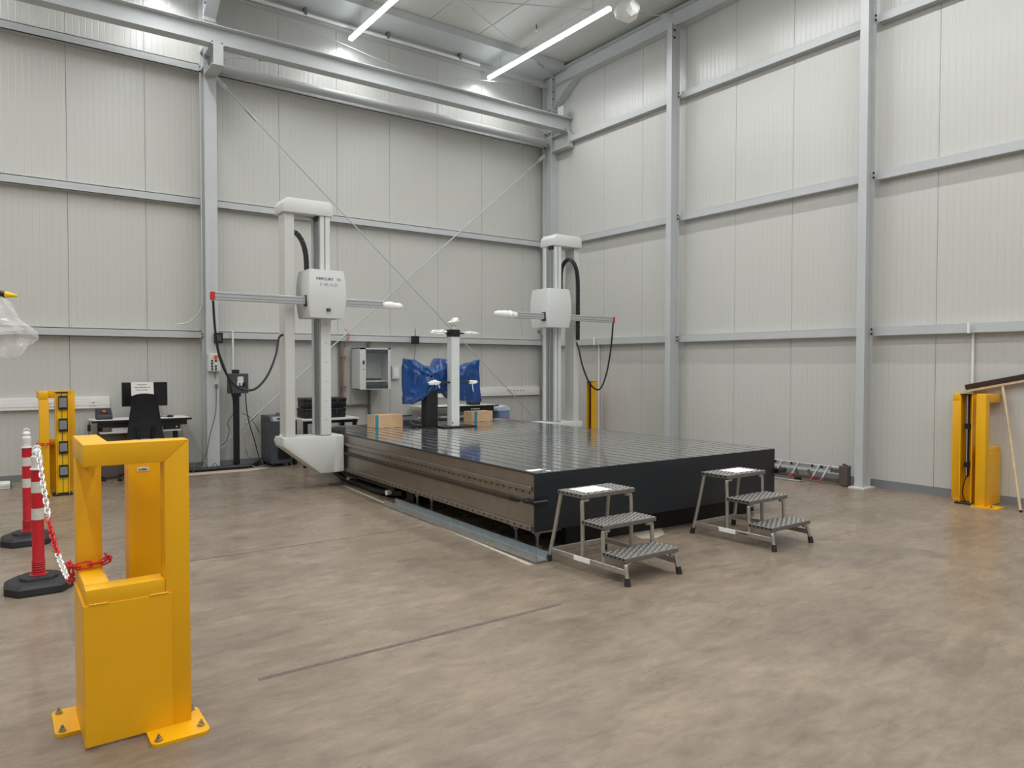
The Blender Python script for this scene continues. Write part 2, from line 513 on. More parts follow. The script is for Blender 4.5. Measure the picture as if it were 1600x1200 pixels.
def post_right(y0, y1, label, zt=7.3):
    ym = (y0 + y1) / 2
    t = thing('wind_post', label, 'column', (9.32, ym, 0), 0, 'slim posts on the right wall')
    B().box(9.22, 9.232, y0, y1, 0.015, zt).build('front_flange', 'steel', t)
    B().box(9.408, 9.42, y0, y1, 0.015, zt).build('rear_flange', 'steel', t)
    B().box(9.22, 9.42, ym - 0.004, ym + 0.004, 0.015, zt).build('web', 'steel', t)
    B().box(9.16, 9.45, y0 - 0.05, y1 + 0.05, 0, 0.018).build('base_plate', 'mach', t)
    b = B()
    for z in (2.03, 2.09, 4.07, 4.13, 6.1, 6.16):
        b.cyl((9.385, y0 - 0.012, z), (9.385, y0 + 0.004, z), 0.014, 8)
    for z in (7.08, 7.2):
        for xx in (9.27, 9.33):
            b.cyl((xx, y0 + 0.03, z), (xx, ym, z), 0.016, 8)
    tag(b.build('bolt_set', 'bolt', t), kind='stuff')

post_right(8.275, 8.385, 'slim grey post on the right wall, nearer the corner')
post_right(4.955, 5.065, 'slim grey post on the right wall beside the aluminium rail on the floor')

def girt_back(x0, x1, z, label):
    t = thing('wall_girt', label, 'girt', ((x0 + x1) / 2, 11.99, z), 0, 'grey girts on the back wall')
    B().box(x0, x1, YG, YG + 0.012, z, z + 0.12).build('face', 'steel', t)
    B().box(x0, x1, YG, YB + 0.01, z, z + 0.01).build('lower_lip', 'steel', t)
    B().box(x0, x1, YG, YB + 0.01, z + 0.11, z + 0.12).build('upper_lip', 'steel', t)

ZB = (2.02, 4.07, 6.12)
nm = ('lowest', 'middle', 'highest')
for z, n in zip(ZB, nm):
    girt_back(-6.9, 2.66, z, n + ' grey wall girt left of the back-wall column')
    girt_back(2.84, 9.37, z, n + ' grey wall girt between the back-wall column and the corner')

def girt_right(y0, y1, z, label):
    t = thing('wall_girt', label, 'girt', (9.49, (y0 + y1) / 2, z), 0, 'grey girts on the right wall')
    B().box(XG, XG + 0.012, y0, y1, z, z + 0.115).build('face', 'steel', t)
    B().box(XG, XR + 0.01, y0, y1, z, z + 0.01).build('lower_lip', 'steel', t)
    B().box(XG, XR + 0.01, y0, y1, z + 0.105, z + 0.115).build('upper_lip', 'steel', t)
ZR = (2.008, 4.05, 6.085)
for z, n in zip(ZR, nm):
    girt_right(8.385, 11.64, z, n + ' grey girt on the right wall, between corner and first slim post')
    girt_right(5.065, 8.275, z, n + ' grey girt on the right wall, between the two slim posts')
    girt_right(-5.9, 4.955, z, n + ' grey girt on the right wall, right of the last slim post')

# crane runway beam in front of the back wall
t = thing('crane_beam', 'long grey crane runway beam crossing high in front of the back wall', 'beam', (2, 11.26, 6.3))
B().box(-6.9, 9.55, 11.16, 11.36, 6.29, 6.304).build('lower_flange', 'steel', t)
B().box(-6.9, 9.55, 11.16, 11.36, 6.556, 6.57).build('upper_flange', 'steel', t)
B().box(-6.9, 9.55, 11.254, 11.266, 6.30, 6.56).build('web', 'steel', t)
B().box(9.30, 9.36, 11.17, 11.35, 6.57, 6.78).build('end_stop', 'steel', t)
# round strut above the highest girt
solo('wall_strut', B().cyl((2.84, 11.80, 6.2), (9.37, 11.80, 6.2), 0.07, 20), 'steel', 'grey round tube strut running just above the highest back girt', 'strut', smooth=True)
# eave beam under the ceiling at the back wall
t = thing('eave_beam', 'wide pale eave beam where the ceiling meets the back wall', 'beam', (3, 11.6, 7.5))
B().box(-6.9, 9.37, 11.22, YB - 0.005, 7.52, 7.655).build('soffit', 'steel', t)
B().box(-6.9, 9.37, 11.92, YB - 0.004, 7.40, 7.52).build('fascia', 'steel', t)
t = thing('conduit', 'white cable conduit high along the back wall under the eave', 'conduit', (5, 11.8, 7.44))
B().cyl((-3, 11.84, 7.42), (7.75, 11.84, 7.42), 0.028, 12).build('tube', 'white', t, True)
for xx in (0.5, 2.2, 4.3, 5.8, 7.3):
    B().box(xx - 0.02, xx + 0.02, 11.80, 11.88, 7.40, 7.52).build('clamp', 'pipe', t)

def rod(p0, p1, label, r=0.012, turn=0.08):
    t = thing('brace_rod', label, 'rod', p0, 0, 'tension rods')
    p0, p1 = Vector(p0), Vector(p1)
    d = (p1 - p0).normalized()
    B().cyl(p0, p1, r, 8).build('rod', 'steel', t, True)
    B().bar(p0, p0 + d * 0.2, 0.012, 0.07).build('gusset', 'steel', t)
    B().bar(p1 - d * 0.2, p1, 0.012, 0.07).build('gusset', 'steel', t)
    q = p0.lerp(p1, turn)
    B().cyl(q - d * 0.12, q + d * 0.12, 0.02, 8).build('turnbuckle', 'zinc', t)
rod((2.86, 11.75, 6.02), (9.36, 11.75, 0.25), 'thin diagonal brace rod falling from the back-wall column to the corner foot')
rod((9.36, 11.83, 5.95), (2.86, 11.83, 0.3), 'thin diagonal brace rod rising from the back-wall column foot to the corner', turn=0.92)
rod((2.86, 11.78, 6.36), (9.36, 11.78, 7.35), 'thin upper rod rising to the top of the corner column', 0.008, 0.12)
rod((2.86, 11.72, 7.35), (9.36, 11.72, 6.38), 'thin upper rod falling to the crane beam corbel in the corner', 0.008, 0.9)
rod((9.3, 11.5, 7.47), (2.85, 8.4, 7.47), 'thin roof rod under the ceiling starting at the corner column', 0.008)
rod((9.3, 8.33, 7.42), (2.85, 11.55, 7.42), 'thin roof rod under the ceiling starting at the first slim post', 0.008)

# ================================================================== LIGHTS
def strip(x, y0, y1, label, z=7.2, group='LED strip lights'):
    t = thing('strip_light', label, 'lamp', (x, (y0 + y1) / 2, z), 0, group)
    B().box(x - 0.03, x + 0.03, y0, y1, z + 0.045, z + 0.08, 0.004).build('housing', 'white', t)
    B().box(x - 0.038, x + 0.038, y0 + 0.005, y1 - 0.005, z - 0.008, z + 0.045, 0.008).build('diffuser', 'tube', t)
    for yy in (y0 + 0.4, y1 - 0.4):
        B().cyl((x, yy, z + 0.08), (x, yy, ZC + 0.01), 0.005, 6).build('hanger', 'zinc', t)
    ld = bpy.data.lights.new('strip_lamp', 'AREA')
    ld.shape = 'RECTANGLE'
    ld.size = 0.05
    ld.size_y = y1 - y0
    ld.energy = LAMP_W_PER_M * (y1 - y0)
    ld.spread = math.radians(165)
    ld.color = (0.97, 0.985, 1.0)
    lo = bpy.data.objects.new('strip_lamp', ld)
    C.objects.link(lo)
    lo.parent = t
    lo.location = (0, 0, -0.012)
strip(7.97, 8.43, 11.85, 'bright LED strip light hanging nearest the corner')
strip(5.1, 8.43, 11.85, 'bright LED strip light cut by the top edge, left of the other')
strip(2.15, 8.43, 11.85, 'LED strip light above the back-wall column, out of view')
for xx in (-0.75, -3.6):
    strip(xx, 8.43, 11.85, 'LED strip light hanging out of view', group='LED strip lights out of view')
for xx in (7.97, 5.1, 2.15, -0.75, -3.6):
    strip(xx, 2.4, 7.6, 'LED strip light hanging out of view', group='LED strip lights out of view')
    strip(xx, -4.5, 1.8, 'LED strip light hanging out of view', group='LED strip lights out of view')

t = thing('ceiling_unit', 'white film-wrapped unit hanging from the ceiling past the strip light', 'heater', (8.0, 8.08, 6.95))
B().blob((8.0, 8.08, 7.06), (0.19, 0.19, 0.15), 4, 0.35, 1.6, 2).build('wrapped_body', 'wrap', t)
B().cyl((8.0, 8.08, 7.1), (8.0, 8.08, ZC + 0.01), 0.02, 8).build('drop_rod', 'white', t)
t = thing('sprinkler_hook', 'tiny grey hook fixed under the ceiling', 'hook', (7.6, 10.4, 7.6))
B().cyl((7.95, 10.3, 7.57), (7.95, 10.3, ZC + 0.01), 0.012, 8).build('stem', 'pipe', t)
B().cyl((7.95, 10.3, 7.55), (7.95, 10.3, 7.57), 0.03, 10).build('plate', 'white', t)

# ================================================================== MEASURING TABLE
TX, TY, TW, TL, TZ = 3.71, 4.83, 3.27, 5.5, 0.70
tab = thing('surface_plate', 'large low measuring table with dark slotted steel top and black end panel', 'table', (TX, TY, 0), math.radians(-1.4))
def TB(): return B()
B().box(0.02, TW - 0.02, 0.02, TL - 0.02, 0.205, 0.697).build('core', 'bed', tab, local=True)
NP = 20
pw = TW / NP
b = B(); b.box(-pw / 2 + 0.024, pw / 2 - 0.024, 0, TL, TZ - 0.045, TZ)
pmesh = bpy.data.meshes.new('plank'); b.bm.to_mesh(pmesh); b.bm.free(); pmesh.materials.append(M['plank'])
for i in range(NP):
    p = bpy.data.objects.new('plank', pmesh); C.objects.link(p); p.parent = tab
    p.location = ((i + 0.5) * pw, 0, 0)
B().box(0, TW, -0.012, 0.0, 0.2, TZ, 0.002).build('end_panel', 'navy', tab, local=True)
B().box(0, TW, TL, TL + 0.012, 0.2, TZ, 0.002).build('end_panel', 'navy', tab, local=True)
for sx, X0 in ((-1, 0.0), (1, TW)):
    def xb(a, c): return (X0 + sx * a, X0 + sx * c) if sx > 0 else (X0 - c, X0 - a)
    sp = B().box(*xb(-0.015, 0.0), 0, TL, 0.2, 0.69).build('side_plate', 'side', tab, local=True)
    B().box(*xb(0.0, 0.006), 0.0, TL, 0.688, TZ - 0.001).build('top_edge', 'navy', tab, local=True)
    B().box(*xb(0.0, 0.022), 0.02, TL + 0.02, 0.545, 0.585, 0.003).build('upper_rail', 'side', tab, local=True)
    B().box(*xb(0.0, 0.02), 0.02, TL + 0.02, 0.205, 0.25, 0.003).build('lower_rail', 'side', tab, local=True)
    rk = B()
    rk.box(*xb(0.0, 0.028), 0.32, TL + 0.05, 0.425, 0.462, 0.004)
    for i in range(8):
        rk.cyl((X0 + sx * 0.0, 0.22 + 0.015 * i, 0.4435), (X0 + sx * 0.03, 0.22 + 0.015 * i, 0.4435), 0.0185, 10)
    rk.build('gear_rack', 'rack', tab, local=True)
    for zz in (0.527, 0.228):
        hb = B()
        n = 54
        off = 0.022 if zz < 0.3 else 0.0015
        for i in range(n):
            hb.cyl((X0 + sx * (off - 0.002), 0.06 + i * 0.1, zz), (X0 + sx * (off + 0.0015), 0.06 + i * 0.1, zz), 0.009, 8)
        tag(hb.build('bolt_row', 'bolt', tab, local=True), kind='stuff')
# lugs near the front corners
B().box(-0.05, -0.0, 0.03, 0.11, 0.44, 0.475, 0.006).cyl((-0.045, -0.05, 0.458), (0.10, -0.05, 0.458), 0.019, 14).box(-0.045, -0.015, -0.05, 0.07, 0.445, 0.472).build('stop_lug', 'black', tab, True, local=True)
B().box(TW, TW + 0.05, 0.03, 0.11, 0.44, 0.475, 0.006).cyl((TW + 0.0, -0.03, 0.458), (TW + 0.15, -0.03, 0.458), 0.03, 14).box(TW + 0.01, TW + 0.04, -0.03, 0.07, 0.445, 0.472).build('stop_lug', 'black', tab, True, local=True)
B().box(0.16, 0.2, 0.02, 0.05, TZ, TZ + 0.006).build('tag', 'paper', tab, local=True)
B().box(0.05, 0.2, 0.12, 0.19, TZ, TZ + 0.002).build('tag', 'paper', tab, local=True)
# jacks, cross bars and the dark sub-frame
for (xx, yy) in ((0.2, 0.22), (0.2, 0.55), (0.2, 2.2), (0.2, 2.55), (0.2, 4.4), (3.1, 0.3), (3.1, 2.4), (3.1, 4.4), (1.7, 0.4), (1.7, 3.0)):
    B().cyl((xx, yy, 0), (xx, yy, 0.015), 0.045, 14).cyl((xx, yy, 0.015), (xx, yy, 0.21), 0.014, 10).cyl((xx, yy, 0.1), (xx, yy, 0.125), 0.026, 6).build('levelling_jack', 'zinc', tab, local=True)
for yy in (0.22, 0.55):
    B().box(0.16, 1.1 if yy < 0.4 else 0.26, yy - 0.03, yy + 0.03, 0.125, 0.145).build('jack_plate', 'zinc', tab, local=True)
for (x0, x1, y0, y1, z0, z1) in ((0.55, 0.75, 0.3, 5.3, 0.06, 0.205), (2.6, 2.8, 0.3, 5.3, 0.06, 0.205), (0.3, 3.1, 2.9, 3.1, 0.05, 0.2), (0.3, 3.1, 0.75, 0.9, 0.06, 0.2), (0.12, 0.5, 3.0, 5.2, 0.10, 0.2)):
    B().box(x0, x1, y0, y1, z0, z1, 0.004).build('sub_frame_beam', 'black', tab, local=True)
B().box(0.45, 3.1, 0.13, 5.3, 0.01, 0.2).build('under_table_shade', 'table_shade', tab, local=True)  # black filler box added to paint the deep shade under the table
B().box(0.2, 0.45, 2.65, 2.85, 0.0, 0.15, 0.004).build('sub_frame_foot', 'black', tab, local=True)
for xx in (0.55, 2.7):
    B().box(xx, xx + 0.2, 4.8, 5.0, 0.0, 0.07).box(xx, xx + 0.2, 0.8, 1.0, 0, 0.07).build('sub_frame_foot', 'black', tab, local=True)
b = B()
b.tube(spline([(0.16, 5.2, 0.12), (0.1, 4.6, 0.06), (0.12, 4.0, 0.045), (0.1, 3.4, 0.05), (0.2, 2.9, 0.08)], 6), 0.04, 8)
b.build('cable_chain', 'black', tab, True, local=True)
for (xx, yy) in ((0.07, 4.36), (0.06, 3.1)):
    B().cyl((xx, yy, 0.075), (xx + 0.2, yy + 0.02, 0.08), 0.032, 12).build('pipe_end', 'white', tab, True, local=True)

# galvanised channel lying on the floor along the table
t = thing('metal_channel', 'galvanised U channel lying on the floor along the table', 'channel', (3.68, 6.1, 0), math.radians(-1.2))
CH = [(-0.075, 0.005), (0.075, 0.005), (0.075, 0.07), (0.063, 0.075), (0.063, 0.017), (-0.063, 0.017), (-0.063, 0.062), (-0.075, 0.068)]
b = B()
b.prism(CH, 'y', -1.48, 1.45)
b.build('channel', 'zinc', t, local=True)
B().box(-0.06, 0.06, -1.45, 1.42, 0.0, 0.006).build('rubber_strip', 'black', t, local=True)

# ================================================================== MEASURING TOWERS
def energy_chain(path, parent, wdt=0.05, th=0.03, wy=0.06):
    path = [Vector(p) for p in path]
    # resample
    acc = 0; pts = [path[0]]
    for a, c in zip(path, path[1:]):
        pass
    b = B()
    step = 0.034
    segs = []
    dist = 0
    last = path[0]
    for p in path[1:]:
        if (p - last).length >= step:
            segs.append((last, p)); last = p
    for i, (a, c) in enumerate(segs):
        b.bar(a, c, wy, th if i % 2 == 0 else th * 0.8, (0, 1, 0.001))
    tag(b.build('energy_chain', 'black', parent), kind='stuff')

def tower(label, L):
    """L: dict of world numbers; s=+1 table on the right of the bracket, -1 table on the left"""
    s = L['s']
    yf = L['yf']
    t = thing('measuring_tower', label, 'measuring machine', (L['col'][0], yf, 0))
    bx0, bx1 = L['bracket']
    # bracket with a sloping underside, carried by the table side
    if s > 0:
        poly = [(bx0, 0.575), (bx0, 0.69), (bx1, 0.69), (bx1, 0.20), (bx0 + 0.5 * (bx1 - bx0) + 0.085, 0.20)]
    else:
        poly = [(bx1, 0.575), (bx1, 0.69), (bx0, 0.69), (bx0, 0.20), (bx1 - 0.5 * (bx1 - bx0) - 0.085, 0.20)]
    B().prism(poly, 'y', yf - 0.03, yf + 0.33, 0.012).build('bracket', 'mach', t, True)
    bev = [(bx1 - 0.09, 0.683), (bx1 - 0.003, 0.676), (bx1 - 0.003, 0.215), (bx1 - 0.13, 0.203)] if s > 0 else [(bx0 + 0.09, 0.683), (bx0 + 0.003, 0.676), (bx0 + 0.003, 0.215), (bx0 + 0.13, 0.203)]
    B().prism(bev, 'y', yf - 0.045, yf - 0.02, 0.004).build('bracket_cheek', 'mach', t)
    # aluminium column with grooves
    c0, c1 = L['col']
    cy0, cy1 = yf, yf + 0.3
    B().box(c0, c1, cy0, cy1, 0.69, 3.56, 0.006).build('column', 'alu', t)
    w_ = c1 - c0
    B().box(c0 + w_ * 0.06, c0 + w_ * 0.42, cy0 - 0.012, cy0, 0.70, 3.55, 0.003).build('guide_rail', 'mach', t)
    B().box(c0 + w_ * 0.52, c0 + w_ * 0.93, cy0 - 0.014, cy0, 0.70, 3.55, 0.003).build('guide_rail', 'mach', t)
    B().box(c0 + w_ * 0.43, c0 + w_ * 0.51, cy0 - 0.003, cy0, 0.70, 3.55).build('groove', 'alud', t)
    if s > 0:
        B().box(c0 + w_ * 0.06, c1 - 0.008, cy0 - 0.02, cy0 - 0.012, 0.70, 2.22, 0.002).build('cover_strip', 'mach', t)
        for i in range(6):
            z = 0.9 + i * 0.25
            B().cyl(((c0 + c1) / 2, cy0 - 0.0225, z), ((c0 + c1) / 2, cy0 - 0.019, z), 0.006, 8).build('screw', 'bolt', t)
    for (a, c, m) in ((0.03, 0.09, 'alud'), (0.12, 0.15, 'alud'), (0.2, 0.27, 'mach'), (0.17, 0.185, 'alud')):
        B().box(c0 - 0.006, c0 + 0.002, cy0 + a, cy0 + c, 0.70, 3.55).build('side_groove', m, t)
    B().box(c1 - 0.002, c1 + 0.006, cy0 + 0.05, cy0 + 0.14, 0.70, 3.55).build('side_groove', 'alud', t)
    # cover post
    p0, p1 = L['post']
    B().box(p0, p1, yf + 0.02, yf + 0.26, 0.69, 3.57, 0.006).build('cover_post', 'mach2', t)
    if s > 0:
        for f in (0.15, 0.38, 0.62, 0.86):
            B().box(p0 + f * (p1 - p0) - 0.0015, p0 + f * (p1 - p0) + 0.0015, yf + 0.0185, yf + 0.021, 0.69, 3.5).build('rib_line', 'mach', t)
    # cap
    a0, a1 = L['cap']
    ch = 0.09
    B().prism([(a0, 3.545), (a1, 3.545), (a1, 3.68), (a1 - 0.04, 3.73), (a0 + 0.05, 3.73), (a0, 3.66)], 'y', yf - 0.035, yf + 0.33, 0.012).build('top_cap', 'mach', t, True)
    B().box(a0 + 0.14, a1 - 0.16, yf + 0.12, yf + 0.2, 3.515, 3.545).build('cap_beam', 'alu', t)
    B().box(c0 - 0.03, c0 + 0.01, yf + 0.02, yf + 0.12, 3.49, 3.545).build('stop_block', 'black', t)
    # carriage: barrel-shaped housing
    k0, k1 = L['car']
    z0, z1 = 2.215, 2.825
    yc0, yc1 = L['cy']
    bm_ = B()
    n = 10
    xm = (k0 + k1) / 2
    rings = []
    for i in range(n + 1):
        f = i / n
        z = z0 + (z1 - z0) * f
        q = 1 - (2 * f - 1.0) ** 2 * 0.1
        hx = (k1 - k0) / 2 * q
        qy = 1 - (2 * f - 1.0) ** 2 * 0.12
        ym = (yc0 + yc1) / 2
        hy = (yc1 - yc0) / 2 * qy
        bx = 0.022
        ring = []
        for (sx_, sy_) in ((-1, -1), (1, -1), (1, 1), (-1, 1)):
            cx, cy = xm + sx_ * (hx - bx), ym + sy_ * (hy - bx)
            a = {(-1, -1): 180, (1, -1): 270, (1, 1): 0, (-1, 1): 90}[(sx_, sy_)]
            for kk in range(4):
                an = math.radians(a + 30 * kk)
                ring.append(bm_.bm.verts.new((cx + bx * math.cos(an), cy + bx * math.sin(an), z)))
        rings.append(ring)
    for A, Bq in zip(rings, rings[1:]):
        for kk in range(16):
            bm_.bm.faces.new((A[kk], A[(kk + 1) % 16], Bq[(kk + 1) % 16], Bq[kk]))
    bm_.bm.faces.new(rings[0][::-1]); bm_.bm.faces.new(rings[-1])
    car = bm_.build('carriage_housing', 'mach', t, True)
    # horizontal arm
    r0_, r1_ = L['arm']
    ya, za = L['ya'], L['za']
    B().box(r0_, r1_, ya - 0.03, ya + 0.03, za - 0.05, za + 0.05, 0.006).build('arm', 'alu', t)
    for dz in (-0.018, 0.022):
        B().box(r0_, r1_, ya - 0.0315, ya - 0.028, za + dz - 0.005, za + dz + 0.005).build('arm_groove', 'alud', t)
    e = r0_ if s > 0 else r1_
    B().box(e - 0.04 if s > 0 else e, e if s > 0 else e + 0.04, ya - 0.036, ya + 0.036, za - 0.052, za + 0.045, 0.005).build('arm_end_cap', 'redcap', t)
    B().box(k0 - 0.01, k0 + 0.015, ya - 0.045, ya + 0.045, za - 0.07, za + 0.065).build('arm_guide', 'black', t)
    tip = L['tip']
    b = B()
    pts = []; rr = []
    for i in range(15):
        f = i / 14
        pts.append((tip[0] + (tip[1] - tip[0]) * f, ya, za - 0.01 * s * f))
        rr.append(L['tipr'] * (0.75 + 0.5 * abs(noise.noise(Vector((i * 0.9, s * 3.0, 1)))) ) * (1.0 if i < 12 else (0.9, 0.75, 0.45)[i - 12]))
    b.tube(pts, rr, 12)
    b.build('wrapped_probe', 'wrap', t, True)
    # hoses
    B().tube(spline(L['hose'], 10), 0.014, 8).build('arm_hose', 'black', t, True)
    return t, car

T1, car1 = tower('white measuring tower at the left table side, lettered carriage, red-ended arm', dict(
    s=1, yf=9.1, bracket=(2.985, 3.782), col=(3.475, 3.625), post=(3.03, 3.155), cap=(3.0, 3.65),
    car=(3.24, 3.745), cy=(8.85, 9.34), arm=(2.14, 4.34), ya=8.97, za=2.43, tip=(4.30, 4.60), tipr=0.055,
    hose=[(2.125, 8.95, 2.37), (2.15, 8.96, 2.0), (2.21, 8.97, 1.66), (2.36, 8.97, 1.38), (2.57, 8.97, 1.31), (2.75, 9.0, 1.46), (2.88, 9.05, 1.72), (2.96, 9.16, 1.95), (3.025, 9.2, 2.0)]))
lettering('MERCURY', 0.051, face_y(3.34, 8.8585, 2.705), 'ink', T1, align='LEFT')
lettering('FX', 0.051, face_y(3.612, 8.8585, 2.705), 'ink2', T1, align='LEFT')
lettering('C 40.16.21', 0.055, face_y(3.385, 8.8525, 2.635), 'ink2', T1, align='LEFT')
B().box(3.475, 3.525, 8.845, 8.86, 2.30, 2.335).build('display', 'black', T1)
print_lines([(-0.014, 0.007), (-0.004, 0.007), (0.006, 0.007)], face_y(3.50, 8.8445, 2.318), 0.01, 'ink2', T1)
B().box(2.97, 2.99, 9.16, 9.2, 0.69, 0.73).build('sensor', 'white', T1)
energy_chain([Vector((3.155, 9.2, 3.32)) + Vector((0, 0, 0))] + [Vector(p) for p in spline([(3.155, 9.2, 3.33), (3.22, 9.2, 3.30), (3.29, 9.2, 3.2), (3.33, 9.2, 3.05), (3.34, 9.2, 2.9), (3.34, 9.2, 2.78)], 40)], T1)

T2, car2 = tower('white measuring tower at the far right table side, plain carriage', dict(
    s=-1, yf=9.1, bracket=(7.125, 7.99), col=(7.395, 7.545), post=(7.84, 7.945), cap=(7.368, 7.955),
    car=(7.08, 7.56), cy=(8.85, 9.34), arm=(6.50, 8.555), ya=8.97, za=2.385, tip=(6.54, 6.14), tipr=0.06,
    hose=[(8.56, 8.95, 2.33), (8.52, 8.96, 1.9), (8.44, 8.97, 1.5), (8.32, 8.97, 1.25), (8.2, 8.97, 1.21), (8.05, 8.98, 1.33), (7.94, 9.02, 1.6), (7.9, 9.08, 1.9), (7.9, 9.14, 2.0)]))
energy_chain(spline([(7.62, 9.2, 2.8), (7.62, 9.2, 3.1), (7.635, 9.18, 3.24), (7.70, 9.14, 3.34), (7.77, 9.1, 3.33), (7.83, 9.07, 3.22), (7.865, 9.06, 3.0), (7.87, 9.06, 2.6), (7.87, 9.06, 2.0)], 60), T2)

# ------------------------------------------------------------------ things on the table
def carton(label, x0, x1, y0, y1, z0, h, tx, flip=False):
    t = thing('cardboard_box', label, 'box', ((x0 + x1) / 2, (y0 + y1) / 2, z0), 0, 'cartons on the table')
    B().box(x0, x1, y0, y1, z0, z0 + h, 0.003).build('carton', 'card', t)
    B().box(tx, tx + 0.05, y0 - 0.0015, y1 + 0.0015, z0 + 0.002, z0 + h + 0.0015).build('tape', 'tape', t)
    B().box(x0 - 0.001, x1 + 0.001, y0 + 0.06, y0 + 0.064, z0 + h - 0.001, z0 + h + 0.001).build('flap_seam', 'dkmetal', t)
carton('brown cardboard box with teal tape on the left part of the table', 4.475, 4.93, 9.6, 9.86, TZ, 0.185, 4.487)
carton('brown cardboard box with teal tape beside the white post', 6.25, 6.66, 9.78, 10.02, TZ, 0.165, 6.305)

t = thing('black_pillar', 'black square pillar on the table under the blue tarpaulin', 'stand', (5.24, 9.2, TZ))
B().box(5.15, 5.335, 9.27, 9.44, TZ + 0.015, 1.27, 0.004).build('pillar', 'black', t)
B().box(5.08, 5.29, 9.2, 9.5, TZ, TZ + 0.015).build('base_plate', 'black', t)
b = B().tube(spline([(5.13, 9.35, TZ + 0.03), (5.02, 9.4, TZ + 0.05), (4.98, 9.45, TZ + 0.1), (5.06, 9.47, TZ + 0.11), (5.14, 9.42, TZ + 0.09)], 6), 0.006, 6)
b.build('handle', 'chrome', t)
B().box(4.96, 5.1, 9.36, 9.42, TZ, TZ + 0.03).build('clamp_foot', 'black', t)

# tarpaulin: two flaring lobes tied at the middle
def tarp():
    b = B()
    nu, nv = 120, 72
    rows = []
    x0, x1 = 4.87, 6.19
    for i in range(nu + 1):
        u = i / nu
        X = x0 + (x1 - x0) * u
        def itp(tab):
            for (a, va), (c, vc) in zip(tab, tab[1:]):
                if a <= u <= c:
                    f = (u - a) / (c - a); f = f * f * (3 - 2 * f)
                    return va + (vc - va) * f
            return tab[-1][1]
        top = itp([(0, 1.71), (0.08, 1.70), (0.24, 1.60), (0.30, 1.58), (0.42, 1.72), (0.52, 1.71), (0.66, 1.62), (0.74, 1.60), (0.86, 1.66), (1, 1.70)])
        bot = itp([(0, 1.04), (0.08, 1.04), (0.18, 1.10), (0.25, 1.20), (0.32, 1.23), (0.42, 1.19), (0.5, 1.20), (0.62, 1.10), (0.8, 1.06), (1, 1.035)])
        dep = itp([(0, 0.035), (0.1, 0.06), (0.2, 0.09), (0.30, 0.13), (0.42, 0.17), (0.55, 0.16), (0.7, 0.1), (1, 0.04)])
        ring = []
        for j in range(nv):
            a = 2 * math.pi * j / nv
            cz, hz = (top + bot) / 2, (top - bot) / 2
            ca, sa = math.cos(a), math.sin(a)
            Z = cz + hz * (abs(sa) ** 0.6) * (1 if sa >= 0 else -1)
            yc = itp([(0, 9.46), (0.16, 9.39), (0.36, 9.38), (0.47, 9.5), (1, 9.5)])
            Y = yc + dep * (abs(ca) ** 0.8) * (1 if ca >= 0 else -1)
            # creases radiating from the tie at u=0.3
            ang = math.atan2(Z - 1.42, X - 5.28)
            rad = math.hypot(Z - 1.42, X - 5.28)
            cr = 0.05 * abs(math.sin(ang * 7 + 2.0 * noise.noise(Vector((X * 4, Z * 4, 1))))) ** 0.6 * math.exp(-rad * 1.6)
            rg = (1 - abs(noise.noise(Vector((X * 4.5 + Z * 3, Z * 5 - X * 2, 7))))) ** 6
            rg2 = (1 - abs(noise.noise(Vector((X * 9 - Z * 6, Z * 7, 3))))) ** 8
            wr = 0.026 * rg + 0.010 * rg2 + 0.03 * noise.noise(Vector((X * 5.5, Z * 5.5, Y * 3))) + 0.02 * abs(noise.noise(Vector((X * 16, Z * 11, 2))))
            Y += (cr + wr) * (-1 if ca < 0 else 1) * min(1, dep / 0.06)
            ring.append(b.bm.verts.new((X + 0.02 * noise.noise(Vector((Z * 3, 4, u * 3))), Y, Z + 0.012 * noise.noise(Vector((X * 9, a, 3))))))
        rows.append(ring)
    for A, Bq in zip(rows, rows[1:]):
        for k in range(nv):
            b.bm.faces.new((A[k], A[(k + 1) % nv], Bq[(k + 1) % nv], Bq[k]))
    b.bm.faces.new(rows[0][::-1]); b.bm.faces.new(rows[-1])
    return b
solo('tarpaulin', tarp(), 'tarp', 'crumpled blue tarpaulin wrapped over the black pillar', 'tarpaulin', smooth=True)

t = thing('gauge_post', 'white square calibration post with wrapped probe tips standing on the table', 'stand', (5.52, 9.13, TZ))
B().box(5.3, 5.86, 9.02, 9.34, TZ, TZ + 0.018, 0.003).build('base_plate', 'black', t)
B().box(5.452, 5.588, 9.07, 9.2, TZ + 0.018, 2.05, 0.005).build('post', 'mach', t)
B().cyl((5.47, 9.068, TZ + 0.07), (5.47, 9.072, TZ + 0.07), 0.012, 10).build('plug', 'black', t)
B().box(5.445, 5.59, 9.06, 9.21, 2.03, 2.135, 0.004).build('head_block', 'black', t)
for (z, l, m) in ((2.085, 0.14, 1), (1.36, 0.24, 0)):
    B().cyl((5.52 - l - 0.08, 9.12, z), (5.52 + l + 0.08, 9.12, z), 0.013, 10).build('cross_bar', 'black', t, True)
B().blob((5.26, 9.12, 2.09), (0.12, 0.035, 0.035), 3, 0.5, 2.4).build('wrapped_tip', 'wrap', t, True)
B().blob((5.81, 9.12, 2.09), (0.125, 0.026, 0.024), 5, 0.5, 2.4).build('wrapped_tip', 'wrap', t, True)
B().blob((5.19, 9.12, 1.36), (0.085, 0.03, 0.03), 8, 0.5, 2.4).tube([(5.24, 9.1, 1.36), (5.26, 9.09, 1.28)], 0.006).build('wrapped_tip', 'wrap', t, True)
B().blob((5.85, 9.12, 1.36), (0.07, 0.026, 0.026), 9, 0.5, 2.4).tube([(5.82, 9.1, 1.36), (5.84, 9.09, 1.22)], 0.006).build('wrapped_tip', 'wrap', t, True)
b = B()
